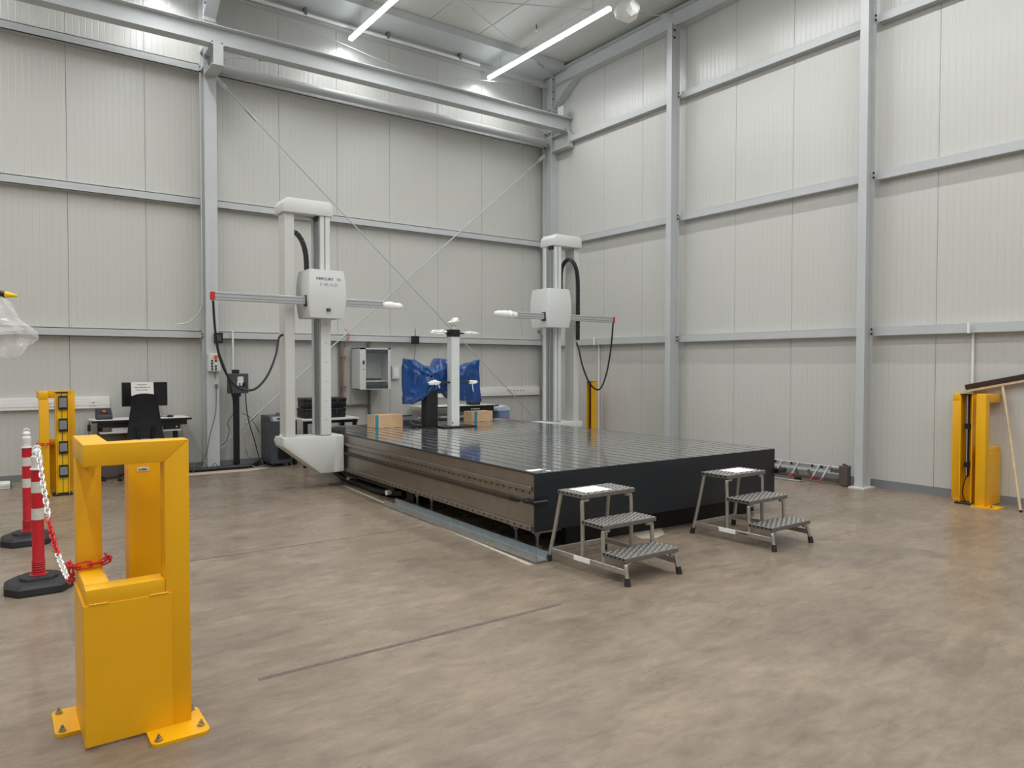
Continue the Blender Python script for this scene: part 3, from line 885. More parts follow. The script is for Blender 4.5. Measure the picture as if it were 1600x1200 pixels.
b.tube([(5.52, 9.13, 2.135), (5.52, 9.13, 2.18), (5.52, 9.13, 2.2), (5.515, 9.13, 2.25), (5.51, 9.13, 2.27), (5.50, 9.13, 2.275)], [0.018, 0.02, 0.045, 0.09, 0.085, 0.04], 11)
b.build('wrapped_top', 'wrap', t, False)

t = thing('control_unit', 'dark grey desktop controller with key row behind the cardboard box', 'controller', (5.32, 10.05, TZ))
B().prism([(9.9, TZ), (10.2, TZ), (10.2, TZ + 0.12), (9.9, TZ + 0.075)], 'x', 5.08, 5.46, 0.004).build('housing', 'dark', t)
for i in range(5):
    B().box(5.13 + i * 0.045, 5.16 + i * 0.045, 9.94, 9.97, TZ + 0.08, TZ + 0.092).build('key', 'ink2', t)
B().cyl((5.4, 9.97, TZ + 0.082), (5.4, 9.97, TZ + 0.098), 0.022, 12).build('knob', 'white', t)
B().tube(spline([(5.02, 10.1, TZ + 0.14), (5.12, 10.15, TZ + 0.13), (5.25, 10.17, TZ + 0.115), (5.38, 10.17, TZ + 0.12)], 6), 0.014, 8).build('strap', 'black', t, True)

# ================================================================== STEP STANDS
def tread_mesh(wd, dp):
    b = B()
    b.box(-wd / 2, wd / 2, 0, dp, -0.032, 0, 0.003)
    return b
def step_stand(x0, y0, label, paper):
    wd = 0.575
    t = thing('step_stand', label, 'steps', (x0 + wd / 2, y0, 0), 0, 'aluminium step stands')
    xa, xb_ = -wd / 2, wd / 2
    lv = ((0.2, 0.0, 0.25), (0.4, 0.235, 0.255), (0.6, 0.475, 0.31))
    for zt, ys, dp in lv:
        b = B(); b.box(xa, xb_, ys, ys + dp, zt - 0.034, zt, 0.003)
        tr = b.build('tread', 'tread', t, local=True)
        # serrated raised studs
        sb = B()
        nx, ny = 15, max(4, int(dp / 0.042))
        for i in range(nx):
            for j in range(ny):
                cx = xa + (i + 0.5) * wd / nx
                cy = ys + (j + (0.5 if i % 2 else 0.15) + 0.2) * dp / (ny + 0.35)
                sb.prism([(cx - 0.014, cy), (cx, cy - 0.009), (cx + 0.014, cy), (cx, cy + 0.009)], 'z', zt - 0.001, zt + 0.004)
        tag(sb.build('tread_studs', 'stud', tr, local=True), kind='stuff')
        for k in range(7):
            cy = ys + (k + 0.5) * dp / 7
            pass
        nb = B()
        for k in range(6):
            cy = ys + (k + 0.6) * dp / 6
            nb.box(xa - 0.0015, xa + 0.001, cy - 0.011, cy + 0.008, zt - 0.02, zt - 0.004)
        nb.build('tread_edge_slots', 'black', tr, local=True)
    rr = 0.0165
    # lower step: bent front loop ending in feet
    lo = lv[0]
    for sx in (-1, 1):
        px = sx * (wd / 2 - 0.02)
        b = B(); b.tube(spline([(px - sx * 0.05, 0.03, 0.155), (px - sx * 0.012, 0.025, 0.15), (px, 0.015, 0.125), (px + sx * 0.006, 0.0, 0.06), (px + sx * 0.01, -0.012, 0.03)], 5), rr, 10)
        b.build('front_leg', 'stepalu', t, True, local=True)
        B().cyl((px + sx * 0.011, -0.014, 0.0), (px + sx * 0.008, -0.004, 0.055), 0.024, 12, 0.021).build('foot_cap', 'rubber', t, True, local=True)
        # uprights of the middle and top treads, standing on the side rail
        for (zt, ys, dp) in lv[1:]:
            b = B(); b.tube(spline([(px - sx * 0.06, ys + 0.03, zt - 0.048), (px - sx * 0.012, ys + 0.03, zt - 0.05), (px, ys + 0.03, zt - 0.08), (px, ys + 0.025, zt - 0.2), (px, ys + 0.02, 0.1)], 5), rr, 10)
            b.build('upright', 'stepalu', t, True, local=True)
        # rear leg splayed outwards
        b = B(); b.tube([(px - sx * 0.0, 0.765, 0.57), (px + sx * 0.02, 0.81, 0.3), (px + sx * 0.045, 0.86, 0.03)], rr, 10)
        b.build('rear_leg', 'stepalu', t, True, local=True)
        B().cyl((px + sx * 0.047, 0.865, 0.0), (px + sx * 0.043, 0.855, 0.055), 0.024, 12, 0.021).build('foot_cap', 'rubber', t, True, local=True)
        rl = B().bar((px + sx * 0.006, 0.0, 0.095), (px + sx * 0.038, 0.845, 0.095), 0.018, 0.042, (0, 0, 1), 0.003).build('side_rail', 'stepalu', t, local=True)
        if sx < 0:
            B().bar((px - 0.03 + 0.001, 0.38, 0.095), (px - 0.036 + 0.001, 0.56, 0.095), 0.018 * 0.3, 0.036).build('rating_label', 'paper', rl, local=True)
            if paper == 2:
                print_lines([(-0.04, 0.02), (-0.016, 0.056)], face_x(t.location.x + px - 0.028, y0 + 0.3, 0.095), 0.012, 'ink', rl)
    B().bar((-wd / 2 - 0.01, 0.84, 0.095), (wd / 2 + 0.01, 0.84, 0.095), 0.018, 0.042, (0, 0, 1), 0.003).build('rear_rail', 'stepalu', t, local=True)
    if paper == 1:
        B().box(-0.22, 0.06, 0.51, 0.72, 0.6045, 0.607).build('sheet', 'paper', t, local=True)
    else:
        B().box(-0.1, 0.2, 0.52, 0.72, 0.6045, 0.607).build('sheet', 'paper', t, local=True)
step_stand(3.743, 3.77, 'aluminium three-step stand at the near table corner, left of the other', 1)
step_stand(5.49, 3.74, 'aluminium three-step stand at the right end of the black panel', 2)

# ================================================================== GUARDS AND LIGHT CURTAINS
def guard(label, ox, oy, mx=1, my=1, T=1.285, group='yellow impact guards'):
    """L-shaped guard: corner at the outer edges, arms along +x*mx and +y*my"""
    t = thing('impact_guard', label, 'guard', (ox, oy, 0), 0, group)
    def bx(b, x0, x1, y0, y1, z0, z1, bev=0.006):
        X = sorted((ox + mx * x0, ox + mx * x1)); Y = sorted((oy + my * y0, oy + my * y1))
        return b.box(X[0], X[1], Y[0], Y[1], z0, z1, bev, 2)
    W, D, q = 0.41, 0.48, 0.102
    def pr(poly, y0, y1):
        Y = sorted((oy + my * y0, oy + my * y1))
        return B().prism([(ox + mx * px_, pz_) for px_, pz_ in poly], 'y', Y[0], Y[1], 0.004)
    pr([(W - q, 0.012), (W, 0.012), (W, T), (W - q, T - q + 0.008)], 0, q).build('post', 'yellow', t, True)
    pr([(0, T - q + 0.008), (W - q, T - q + 0.008), (W, T), (0, T)], 0, q).build('top_rail', 'yellow', t, True)
    bx(B(), 0.005, q + 0.005, D - q, D, 0.012, T - q + 0.008).build('post', 'yellow', t, True)
    bx(B(), 0.002, q + 0.002, q, D, T - q + 0.008, T).build('top_rail', 'yellow', t, True)
    bx(B(), 0.003, W - q, 0.001, q, 0.60, 0.675).build('middle_rail', 'yellow', t, True)
    bx(B(), 0.006, q + 0.003, q, D - q, 0.60, 0.674).build('middle_rail', 'yellow', t, True)
    bx(B(), -0.004, W - q + 0.025, -0.004, 0.008, 0.012, 0.61, 0.002).build('kick_plate', 'yellow', t)
    bx(B(), -0.006, 0.006, -0.002, D - q + 0.02, 0.012, 0.61, 0.002).build('kick_plate', 'yellow', t)
    wl = B()
    for a in (0.02, 0.25):
        for i in range(8):
            X = ox + mx * (a + i * 0.009)
            wl.blob((X, oy - my * 0.004, 0.613), (0.008, 0.005, 0.004), i, 0.3, 2, 1)
    wl.build('weld_beads', 'weld', t)
    # base plates with anchor bolts
    def plate(x0, x1, y0, y1, bolts):
        pts = []
        r = 0.03
        for (cx, cy, a) in ((x1 - r, y1 - r, 0), (x0 + r, y1 - r, 90), (x0 + r, y0 + r, 180), (x1 - r, y0 + r, 270)):
            for k in range(4):
                an = math.radians(a + 30 * k)
                pts.append((ox + mx * (cx + r * math.cos(an)), oy + my * (cy + r * math.sin(an))))
        p = B().prism(pts, 'z', 0, 0.014).build('base_plate', 'yellow', t)
        for (cx, cy) in bolts:
            X, Y = ox + mx * cx, oy + my * cy
            B().cyl((X, Y, 0.014), (X, Y, 0.018), 0.017, 14).cyl((X, Y, 0.018), (X, Y, 0.03), 0.0125, 6).cyl((X, Y, 0.03), (X, Y, 0.042), 0.006, 8).build('anchor_bolt', 'chrome', p)
    plate(W - 0.185, W + 0.05, -0.145, 0.135, ((W - 0.155, -0.115), (W + 0.022, -0.08), (W + 0.02, 0.1)))
    plate(-0.1, 0.13, D - 0.29, D - 0.02, ((-0.072, D - 0.26), (-0.072, D - 0.06)))
    return t

guard('yellow impact guard in the foreground, nearest the viewer', 0.302, 3.46)
guard('yellow impact guard at the far left, behind the red bollards', 0.458, 10.92, 1, -1)
guard('yellow impact guard standing by the right wall beside the leaning broom', 9.54, 3.49, -1, 1)

# light-curtain columns
def profile(t, x0, x1, y0, y1, z1, open_side):
    """U-shaped yellow column"""
    th = 0.012
    b = B()
    if open_side != '-x': b.box(x0, x0 + th, y0, y1, 0.02, z1)
    if open_side != '+x': b.box(x1 - th, x1, y0, y1, 0.02, z1)
    if open_side != '-y': b.box(x0 + th, x1 - th, y0, y0 + th, 0.02, z1)
    if open_side != '+y': b.box(x0 + th, x1 - th, y1 - th, y1, 0.02, z1)
    b.build('profile', 'yellow', t)
    B().box(x0, x1, y0, y1, z1, z1 + 0.008).build('end_cap', 'black', t)
    B().box(x0 - 0.03, x1 + 0.03, y0 - 0.03, y1 + 0.03, 0, 0.02, 0.004).build('foot_plate', 'black', t)

t = thing('light_curtain_column', 'yellow light-curtain column inside the foreground guard', 'sensor column', (0.58, 3.82, 0), 0, 'light curtain columns')
profile(t, 0.513, 0.652, 3.78, 3.9, 1.2, '+y')
B().box(0.55, 0.60, 3.777, 3.78, 1.115, 1.135).build('maker_plate', 'cab', t)
print_lines([(-0.018, 0.006), (-0.008, 0.024)], face_y(0.575, 3.7765, 1.123), 0.007, 'ink', t)
B().box(0.552, 0.612, 3.81, 3.86, 0.1, 1.18).build('sensor_bar', 'black', t)

t = thing('mirror_column', 'yellow mirror column with four grey mirrors in front of the far left guard', 'sensor column', (0.705, 10.5, 0), 0, 'light curtain columns')
profile(t, 0.63, 0.775, 10.47, 10.6, 1.27, '-y')
B().box(0.645, 0.76, 10.49, 10.51, 0.03, 1.265).build('back_strip', 'yellow2', t)
B().box(0.70, 0.705, 10.485, 10.49, 0.03, 1.26).build('slot_line', 'black', t)
for z0, z1 in ((1.06, 1.23), (0.79, 0.95), (0.515, 0.67), (0.225, 0.375)):
    m_ = B().box(0.665, 0.757, 10.455, 10.49, z0, z1, 0.002).build('mirror_unit', 'black', t)
    B().box(0.671, 0.751, 10.452, 10.456, z0 + 0.03, z1 - 0.022).build('mirror_face', 'mirror', m_)

t = thing('light_curtain_column', 'open yellow light-curtain column with black sensor bar by the right wall', 'sensor column', (9.27, 3.75, 0), 0, 'light curtain columns')
profile(t, 9.2, 9.33, 3.66, 3.795, 1.28, '-x')
B().box(9.235, 9.27, 3.71, 3.74, 0.32, 1.275).build('sensor_bar', 'black', t)
B().box(9.228, 9.236, 3.718, 3.73, 0.33, 1.27).build('sensor_lens', 'ink2', t)
for z in (0.88, 0.43):
    B().box(9.225, 9.28, 3.69, 3.75, z, z + 0.06).build('sensor_clamp', 'black', t)
B().tube(spline([(9.25, 3.72, 0.32), (9.24, 3.74, 0.28), (9.23, 3.76, 0.15), (9.235, 3.75, 0.07), (9.26, 3.74, 0.03)], 6), 0.006, 6).build('sensor_cable', 'black', t, True)

t = thing('light_curtain_column', 'yellow light-curtain column behind the table near the corner', 'sensor column', (9.2, 10.2, 0), 0, 'light curtain columns')
profile(t, 9.14, 9.28, 10.14, 10.28, 1.30, '-x')
B().box(9.17, 9.2, 10.19, 10.22, 0.3, 1.26).build('sensor_bar', 'black', t)

# ------------------------------------------------------------------ bollards and chain
def bollard(label, x, y, h=1.0):
    t = thing('delineator_post', label, 'bollard', (x, y, 0), 0, 'red and white posts')
    def octo(sx, sy, c=0.45):
        return [(x - sx, y - sy * c), (x - sx * 0.62, y - sy), (x + sx * 0.62, y - sy), (x + sx, y - sy * c), (x + sx, y + sy * c), (x + sx * 0.62, y + sy), (x - sx * 0.62, y + sy), (x - sx, y + sy * c)]
    b = B()
    lay = [(0.205, 0.215, 0.0), (0.21, 0.22, 0.008), (0.205, 0.215, 0.05), (0.18, 0.19, 0.068), (0.12, 0.12, 0.078), (0.115, 0.115, 0.096), (0.075, 0.075, 0.1)]
    rings = [[b.bm.verts.new((px, py, z)) for px, py in octo(a, c)] for a, c, z in lay]
    for A, Bq in zip(rings, rings[1:]):
        for k in range(8):
            b.bm.faces.new((A[k], A[(k + 1) % 8], Bq[(k + 1) % 8], Bq[k]))
    b.bm.faces.new(rings[0][::-1]); b.bm.faces.new(rings[-1])
    b.build('weighted_base', 'rubber', t)
    R = 0.038
    prof = [(0.058, 0.095), (0.058, 0.103), (R + 0.006, 0.107)]
    for i in range(5):
        prof += [(R + 0.006, 0.112 + i * 0.017), (R + 0.001, 0.117 + i * 0.017), (R + 0.001, 0.122 + i * 0.017), (R + 0.006, 0.126 + i * 0.017)]
    prof += [(R, 0.205), (R, 0.86)]
    b = B().lathe(prof, (x, y, 0), 24)
    tb = b.build('tube', 'red', t, True)
    for z0, z1 in ((0.5, 0.582), (0.695, 0.775)):
        B().lathe([(R + 0.0012, z0), (R + 0.0012, z1)], (x, y, 0), 24).build('reflective_band', 'refl', tb, True)
    B().lathe([(R + 0.006, 0.86), (R + 0.006, 0.868), (R - 0.003, 0.872), (R - 0.003, 0.92), (R - 0.001, 0.925), (R - 0.001, 0.955), (R - 0.012, 0.965), (R - 0.012, 0.975), (R - 0.006, 0.985), (R - 0.01, 1.0), (0.012, 1.01)], (x, y, 0), 24).build('cap', 'white', t, True)
    B().tube(arc((x, y, 1.012), 0.022, 0, 180, 10), 0.005, 6).build('hook', 'white', t, True)
    return t
bollard('red and white plastic post on black base, farther from the viewer', 0.252, 7.90)
bollard('red and white plastic post on black base, nearer the viewer', 0.258, 6.22)

def link_mesh(m):
    b = B()
    pts = []
    for i in range(16):
        a = 2 * math.pi * i / 16
        pts.append((0.0145 * math.cos(a), (0.018 if math.sin(a) >= 0 else -0.018) + 0.0145 * math.sin(a), 0))
    b.tube(pts, 0.0045, 6, True)
    me = bpy.data.meshes.new('link'); b.bm.to_mesh(me); b.bm.free(); me.materials.append(M[m]); me.shade_smooth()
    return me
LM = {'white': link_mesh('white'), 'red': link_mesh('redcap')}
def chain(label, path, pattern):
    t = thing('plastic_chain', label, 'chain', tuple(path[0]), 0, 'barrier chain lengths')
    pts = [Vector(p) for p in path]
    # arc-length resample
    cum = [0]
    for a, c in zip(pts, pts[1:]): cum.append(cum[-1] + (c - a).length)
    pitch = 0.052
    n = int(cum[-1] / pitch)
    def at(s):
        for i in range(len(cum) - 1):
            if cum[i] <= s <= cum[i + 1]:
                return pts[i].lerp(pts[i + 1], (s - cum[i]) / max(1e-9, cum[i + 1] - cum[i]))
        return pts[-1].copy()
    for i in range(n):
        a, c = at(i * pitch), at((i + 1) * pitch)
        d = (c - a).normalized()
        q = d.to_track_quat('Y', 'Z').to_matrix().to_4x4()
        o = bpy.data.objects.new('link', LM[pattern(i, n)])
        C.objects.link(o); o.parent = t
        o.matrix_local = Matrix.Translation((a + c) / 2 - Vector(path[0])) @ q @ Matrix.Rotation(math.radians(70 if i % 2 else -20), 4, 'Y') @ Matrix.Diagonal((1.0, 1.08, 1.0, 1))
# main length: near post hook down to the foreground guard and once round its rear post
pth = spline([(0.262, 6.17, 1.01), (0.265, 6.10, 0.96), (0.273, 5.74, 0.80), (0.287, 5.28, 0.585), (0.303, 4.77, 0.50), (0.31, 4.3, 0.515), (0.303, 4.02, 0.60)], 12)
ring_ = [(0.285, 3.98, 0.675), (0.282, 3.86, 0.69), (0.288, 3.815, 0.695), (0.36, 3.81, 0.70), (0.425, 3.81, 0.705), (0.435, 3.86, 0.705), (0.435, 3.95, 0.70)]
full = list(pth) + spline([pth[-1]] + ring_, 6)[1:]
chain('red and white plastic chain from the near post to the foreground guard', full, lambda i, n: 'white' if i < n * 0.29 else ('red' if i < n * 0.47 else ('white' if i < n * 0.68 else 'red')))
p2 = spline([(0.575, 10.43, 0.66), (0.55, 10.395, 0.65), (0.45, 10.395, 0.655), (0.44, 10.36, 0.64), (0.40, 9.4, 0.50), (0.36, 8.4, 0.45), (0.33, 7.4, 0.55), (0.30, 6.7, 0.76), (0.268, 6.235, 1.02)], 12)
chain('mostly white plastic chain from the far left guard to the near post', p2, lambda i, n: 'red' if i < 5 or (50 < i < 62) else 'white')

# ================================================================== LEFT WORKSTATION
t = thing('computer_desk', 'pale computer desk with black edge and pull-out shelf against the back wall', 'desk', (1.75, 11.7, 0))
B().box(1.107, 2.39, 11.4, 12.0, 0.815, 0.84, 0.003).build('table_top', 'desk', t)
B().box(1.107, 2.39, 11.393, 11.4, 0.808, 0.84).build('edge_strip', 'black', t)
B().box(1.2, 2.33, 11.42, 11.46, 0.74, 0.815).build('apron', 'black', t)
B().box(1.21, 2.25, 11.41, 11.8, 0.655, 0.675).build('shelf', 'desk', t)
B().box(1.36, 1.6, 11.43, 11.75, 0.676, 0.73).build('keyboard_tray', 'cab', t)
for xx in (1.2, 2.18):
    B().box(xx, xx + 0.06, 11.6, 11.66, 0.03, 0.81, 0.003).build('leg', 'black', t)
    B().box(xx - 0.01, xx + 0.07, 11.4, 11.95, 0.0, 0.035, 0.003).build('foot', 'black', t)
B().box(1.2, 1.62, 11.5, 11.52, 0.05, 0.655).build('modesty_panel', 'dkmetal', t)
t = thing('computer', 'small dark computer on the desk shelf, right of the chair', 'computer', (2.1, 11.5, 0.676))
B().box(2.02, 2.24, 11.43, 11.7, 0.676, 0.745, 0.003).build('case', 'black', t)
B().cyl((2.19, 11.427, 0.712), (2.19, 11.432, 0.712), 0.016, 12).build('power_button', 'chrome', t)
B().box(1.93, 2.01, 11.44, 11.5, 0.676, 0.73).build('dongle', 'cyan', t)
t = thing('monitor', 'black computer monitor on the desk seen behind the chair', 'monitor', (1.82, 11.72, 0.84))
B().box(1.52, 2.12, 11.70, 11.74, 1.01, 1.36, 0.006).build('bezel', 'black', t)
B().box(1.535, 2.105, 11.697, 11.7, 1.025, 1.345).build('screen', 'screen', t)
B().box(1.79, 1.85, 11.74, 11.77, 0.86, 1.15).build('neck', 'black', t)
B().box(1.69, 1.95, 11.64, 11.84, 0.84, 0.858, 0.005).build('stand_base', 'black', t)
t = thing('paper_notice', 'white paper notice with printed lines hung over the monitor', 'notice', (1.78, 11.68, 1.17))
B().prism([(1.64, 1.165), (1.68, 1.170), (1.78, 1.178), (1.88, 1.175), (1.935, 1.172), (1.93, 1.363), (1.635, 1.363)], 'y', 11.687, 11.690).build('sheet', 'paper', t)
print_lines([(-0.065, 0.065), (0.005, 0.055)], face_y(1.78, 11.6865, 1.325), 0.012, 'ink2', t)
print_lines([(-0.1, 0.04), (-0.05, 0.11), (0.075, 0.025)], face_y(1.785, 11.6865, 1.285), 0.012, 'inkred', t)
print_lines([(-0.085, 0.05), (-0.03, 0.1)], face_y(1.785, 11.6865, 1.248), 0.01, 'ink2', t)

t = thing('office_chair', 'black office chair with tall mesh back pushed up to the computer desk', 'chair', (1.72, 11.0, 0))
b = B()
nu, nv = 10, 14
g = []
for j in range(nv + 1):
    f = j / nv
    z = 0.57 + 0.63 * f
    hw = 0.235 - 0.085 * f if f < 0.9 else 0.158 - 0.02 * (f - 0.9) / 0.1
    row = []
    for i in range(nu + 1):
        u = -1 + 2 * i / nu
        zz = z + (0.02 * (1 - u * u) if f > 0.9 else 0)
        row.append((1.705 + hw * u, 10.98 + 0.05 * math.sin(f * 2.6) - 0.05 * u * u, zz))
    g.append(row)
fr = [[b.bm.verts.new(p) for p in row] for row in g]
bk = [[b.bm.verts.new((p[0], p[1] + 0.03, p[2])) for p in row] for row in g]
for j in range(nv):
    for i in range(nu):
        b.bm.faces.new((fr[j][i], fr[j][i + 1], fr[j + 1][i + 1], fr[j + 1][i]))
        b.bm.faces.new((bk[j][i], bk[j + 1][i], bk[j + 1][i + 1], bk[j][i + 1]))
for j in range(nv):
    b.bm.faces.new((fr[j][0], fr[j + 1][0], bk[j + 1][0], bk[j][0]))
    b.bm.faces.new((fr[j][nu], bk[j][nu], bk[j + 1][nu], fr[j + 1][nu]))
for i in range(nu):
    b.bm.faces.new((fr[0][i], bk[0][i], bk[0][i + 1], fr[0][i + 1]))
    b.bm.faces.new((fr[nv][i], fr[nv][i + 1], bk[nv][i + 1], bk[nv][i]))
b.build('backrest', 'fabric', t, True)
for sx in (-1, 1):
    B().bar((1.705 + sx * 0.06, 10.955, 0.5), (1.705 + sx * 0.1, 10.965, 0.78), 0.03, 0.025).build('back_strut', 'black', t)
B().box(1.46, 1.95, 11.02, 11.46, 0.48, 0.56, 0.025, 2).build('seat', 'fabric', t, True)
B().box(1.5, 1.91, 10.95, 11.0, 0.5, 0.6, 0.01, 2).build('lumbar_edge', 'seatgrey', t, True)
B().cyl((1.705, 11.22, 0.12), (1.705, 11.22, 0.48), 0.028, 14).build('gas_column', 'black', t, True)
for k in range(5):
    a = math.radians(18 + 72 * k)
    e = (1.705 + 0.29 * math.cos(a), 11.22 + 0.29 * math.sin(a))
    B().bar((1.705, 11.22, 0.13), (e[0], e[1], 0.08), 0.045, 0.03).build('base_spoke', 'black', t)
    B().cyl((e[0] - 0.02, e[1], 0.03), (e[0] + 0.02, e[1], 0.03), 0.03, 12).cyl((e[0], e[1], 0.04), (e[0], e[1], 0.085), 0.01, 8).build('castor', 'black', t, True)

t = thing('joystick_console', 'dark blue hand console with orange button on the computer desk', 'controller', (1.27, 11.7, 0.84))
B().prism([(11.6, 0.84), (11.8, 0.84), (11.82, 0.99), (11.78, 0.99), (11.62, 0.9)], 'x', 1.19, 1.39, 0.012).build('housing', 'navyphone', t, True)
B().cyl((1.29, 11.69, 0.935), (1.29, 11.675, 0.96), 0.022, 12).build('stop_button', 'orange', t)
B().box(1.24, 1.345, 11.66, 11.7, 0.915, 0.935).build('joystick_plate', 'black', t)
t = thing('computer_mouse', 'black computer mouse at the right end of the desk', 'mouse', (2.13, 11.6, 0.84))
B().blob((2.14, 11.62, 0.855), (0.045, 0.06, 0.022), 1, 0.05, 1, 3).build('shell', 'black', t, True)
B().tube(spline([(2.14, 11.68, 0.85), (2.12, 11.75, 0.845), (2.05, 11.8, 0.845), (1.95, 11.83, 0.845)], 5), 0.004, 6).build('cord', 'black', t)
t = thing('power_adapter', 'black power plug with cord hanging at the left desk corner', 'adapter', (1.09, 11.43, 0.0))
B().box(1.06, 1.10, 11.43, 11.46, 0.70, 0.79, 0.006).build('plug', 'black', t)
B().tube(spline([(1.08, 11.445, 0.71), (1.08, 11.45, 0.5), (1.1, 11.5, 0.2), (1.2, 11.55, 0.02)], 6), 0.005, 6).tube(spline([(1.08, 11.445, 0.78), (1.085, 11.42, 0.83), (1.12, 11.44, 0.85)], 5), 0.005, 6).build('cord', 'black', t)

# trunking on the walls
t = thing('cable_trunking', 'white cable trunking with sockets on the left part of the back wall', 'trunking', (0.4, 12.0, 1.06), 0, 'wall cable trunking')
B().box(-6.9, 1.4, 11.99, YB - 0.0005, 0.985, 1.15, 0.004).build('channel', 'white', t)
B().box(-6.9, 1.4, 11.985, 11.99, 1.03, 1.1).build('cover', 'white', t)
for xx in (0.62, 0.70, 1.15):
    f_ = B().box(xx, xx + 0.075, 11.978, 11.986, 1.025, 1.105, 0.003).build('socket', 'white', t)
    B().box(xx + 0.025, xx + 0.032, 11.9765, 11.979, 1.055, 1.075).box(xx + 0.045, xx + 0.052, 11.9765, 11.979, 1.055, 1.075).build('pin_hole', 'black', f_)
t = thing('cable_trunking', 'white cable trunking with sockets on the back wall near the corner', 'trunking', (8.6, 12.0, 1.08), 0, 'wall cable trunking')
B().box(6.3, 9.36, 11.99, YB - 0.0005, 0.995, 1.165, 0.004).build('channel', 'white', t)
B().box(6.3, 9.36, 11.985, 11.99, 1.04, 1.12).build('cover', 'white', t)
for i in range(6):
    B().box(8.52 + i * 0.08, 8.54 + i * 0.08, 11.98, 11.986, 1.085, 1.105).build('port', 'ink', t)

# control box, radio box, pedestal
t = thing('push_button_box', 'light grey push-button box with orange stop button on the column', 'control box', (2.76, 11.64, 1.5))
B().box(2.672, 2.845, 11.56, 11.6395, 1.515, 1.785, 0.006).build('enclosure', 'cab', t)
B().cyl((2.775, 11.53, 1.735), (2.775, 11.56, 1.735), 0.028, 14).build('stop_button', 'orange', t)
for i in range(4):
    for j in range(2):
        B().cyl((2.72 + j * 0.055, 11.545, 1.675 - i * 0.042), (2.72 + j * 0.055, 11.56, 1.675 - i * 0.042), 0.0145, 10).build('button', 'white' if (i == 1 and j == 1) else 'black', t)
B().tube(spline([(2.78, 11.62, 1.515), (2.78, 11.625, 1.45), (2.785, 11.625, 1.4)], 4), 0.005, 6).build('lead', 'pipe', t)
t = thing('cable_socket', 'small grey socket with thin cable low on the back-wall column', 'socket', (2.8, 11.62, 0))
B().box(2.775, 2.815, 11.6, 11.6395, 1.27, 1.32, 0.004).build('socket', 'pipe', t)
B().tube(spline([(2.79, 11.61, 1.27), (2.77, 11.58, 0.9), (2.68, 11.56, 0.55), (2.6, 11.5, 0.25), (2.4, 11.43, 0.02)], 8), 0.006, 6).build('cable', 'ink', t, True)
t = thing('junction_box', 'small black box fixed high on the back-wall column', 'junction box', (2.82, 11.62, 1.94))
B().box(2.765, 2.885, 11.56, 11.6395, 1.945, 2.105, 0.006).build('enclosure', 'black', t)
B().box(2.795, 2.855, 11.555, 11.562, 1.98, 2.07).build('lid', 'dark', t)
B().tube(spline([(2.81, 11.58, 1.945), (2.83, 11.57, 1.8), (2.93, 11.56, 1.5), (3.0, 11.58, 1.26), (3.03, 11.6, 1.1), (3.05, 11.62, 1.0)], 6), 0.008, 6).build('lead', 'black', t, True)

t = thing('control_pedestal', 'dark grey switch box on a black pedestal right of the back-wall column', 'pedestal', (3.1, 11.7, 0))
B().box(2.985, 3.27, 11.6, 11.76, 1.17, 1.48, 0.006).build('switch_box', 'dark', t)
B().box(3.1, 3.19, 11.585, 11.6, 1.33, 1.43, 0.004).build('switch_plate', 'cab', t)
for xx in (3.09, 3.14, 3.19):
    B().box(xx, xx + 0.03, 11.57, 11.6, 1.29, 1.35, 0.004).build('plug', 'cab' if xx < 3.18 else 'black', t)
B().box(3.05, 3.14, 11.63, 11.73, 1.48, 1.54, 0.004).build('gland_block', 'black', t)
B().box(3.065, 3.14, 11.64, 11.74, 0.03, 1.17, 0.004).build('pillar', 'black', t)
B().box(2.97, 3.24, 11.56, 11.82, 0, 0.03, 0.004).build('foot', 'black', t)
B().box(3.05, 3.16, 11.62, 11.76, 1.12, 1.17).build('collar', 'black', t)
solo('conduit', B().cyl((3.175, 11.86, 0.02), (3.175, 11.86, 1.25), 0.02, 10).cyl((3.11, 11.88, 1.5), (3.11, 11.88, 2.16), 0.016, 10), 'white', 'thin white conduit rising behind the black pedestal', 'conduit', smooth=True)

# cables around the column foot
cabs = [
    ('thick black cable bundle running along the floor in front of the back-wall column', 0.035, 'black', [(2.3, 11.7, 0.2), (2.36, 11.56, 0.06), (2.5, 11.53, 0.04), (2.9, 11.52, 0.04), (3.3, 11.53, 0.04), (3.48, 11.9, 0.04)]),
    ('second black cable lying behind the thick bundle on the floor', 0.02, 'black', [(2.3, 11.8, 0.1), (2.45, 11.64, 0.03), (2.9, 11.54, 0.022), (3.35, 11.55, 0.022), (3.52, 11.96, 0.022)]),
    ('thin black cable falling from the pedestal box to the floor at its right', 0.008, 'black', [(3.22, 11.6, 1.17), (3.26, 11.62, 0.8), (3.36, 11.6, 0.4), (3.44, 11.6, 0.08), (3.5, 11.66, 0.02)]),
    ('thin grey cable coiled on the floor right of the pedestal', 0.007, 'pipe', [(3.2, 11.55, 0.3), (3.28, 11.5, 0.05), (3.4, 11.46, 0.012), (3.5, 11.5, 0.012), (3.42, 11.56, 0.012), (3.3, 11.52, 0.012), (3.22, 11.46, 0.012)]),
    ('thin dark cable looping left of the pedestal pillar', 0.006, 'ink', [(3.05, 11.66, 0.85), (2.97, 11.68, 0.72), (2.99, 11.68, 0.6), (2.96, 11.7, 0.45), (2.88, 11.75, 0.35)]),
    ('thin dark cable rising from the pedestal towards the wall', 0.005, 'ink', [(3.2, 11.72, 0.85), (3.32, 11.8, 0.8), (3.45, 11.9, 0.65), (3.55, 12.0, 0.5)]),
    ('thin green-grey wire tangle at the column foot', 0.005, 'green', [(2.45, 11.56, 0.05), (2.55, 11.52, 0.16), (2.66, 11.5, 0.05), (2.74, 11.52, 0.12), (2.8, 11.54, 0.02)]),
]
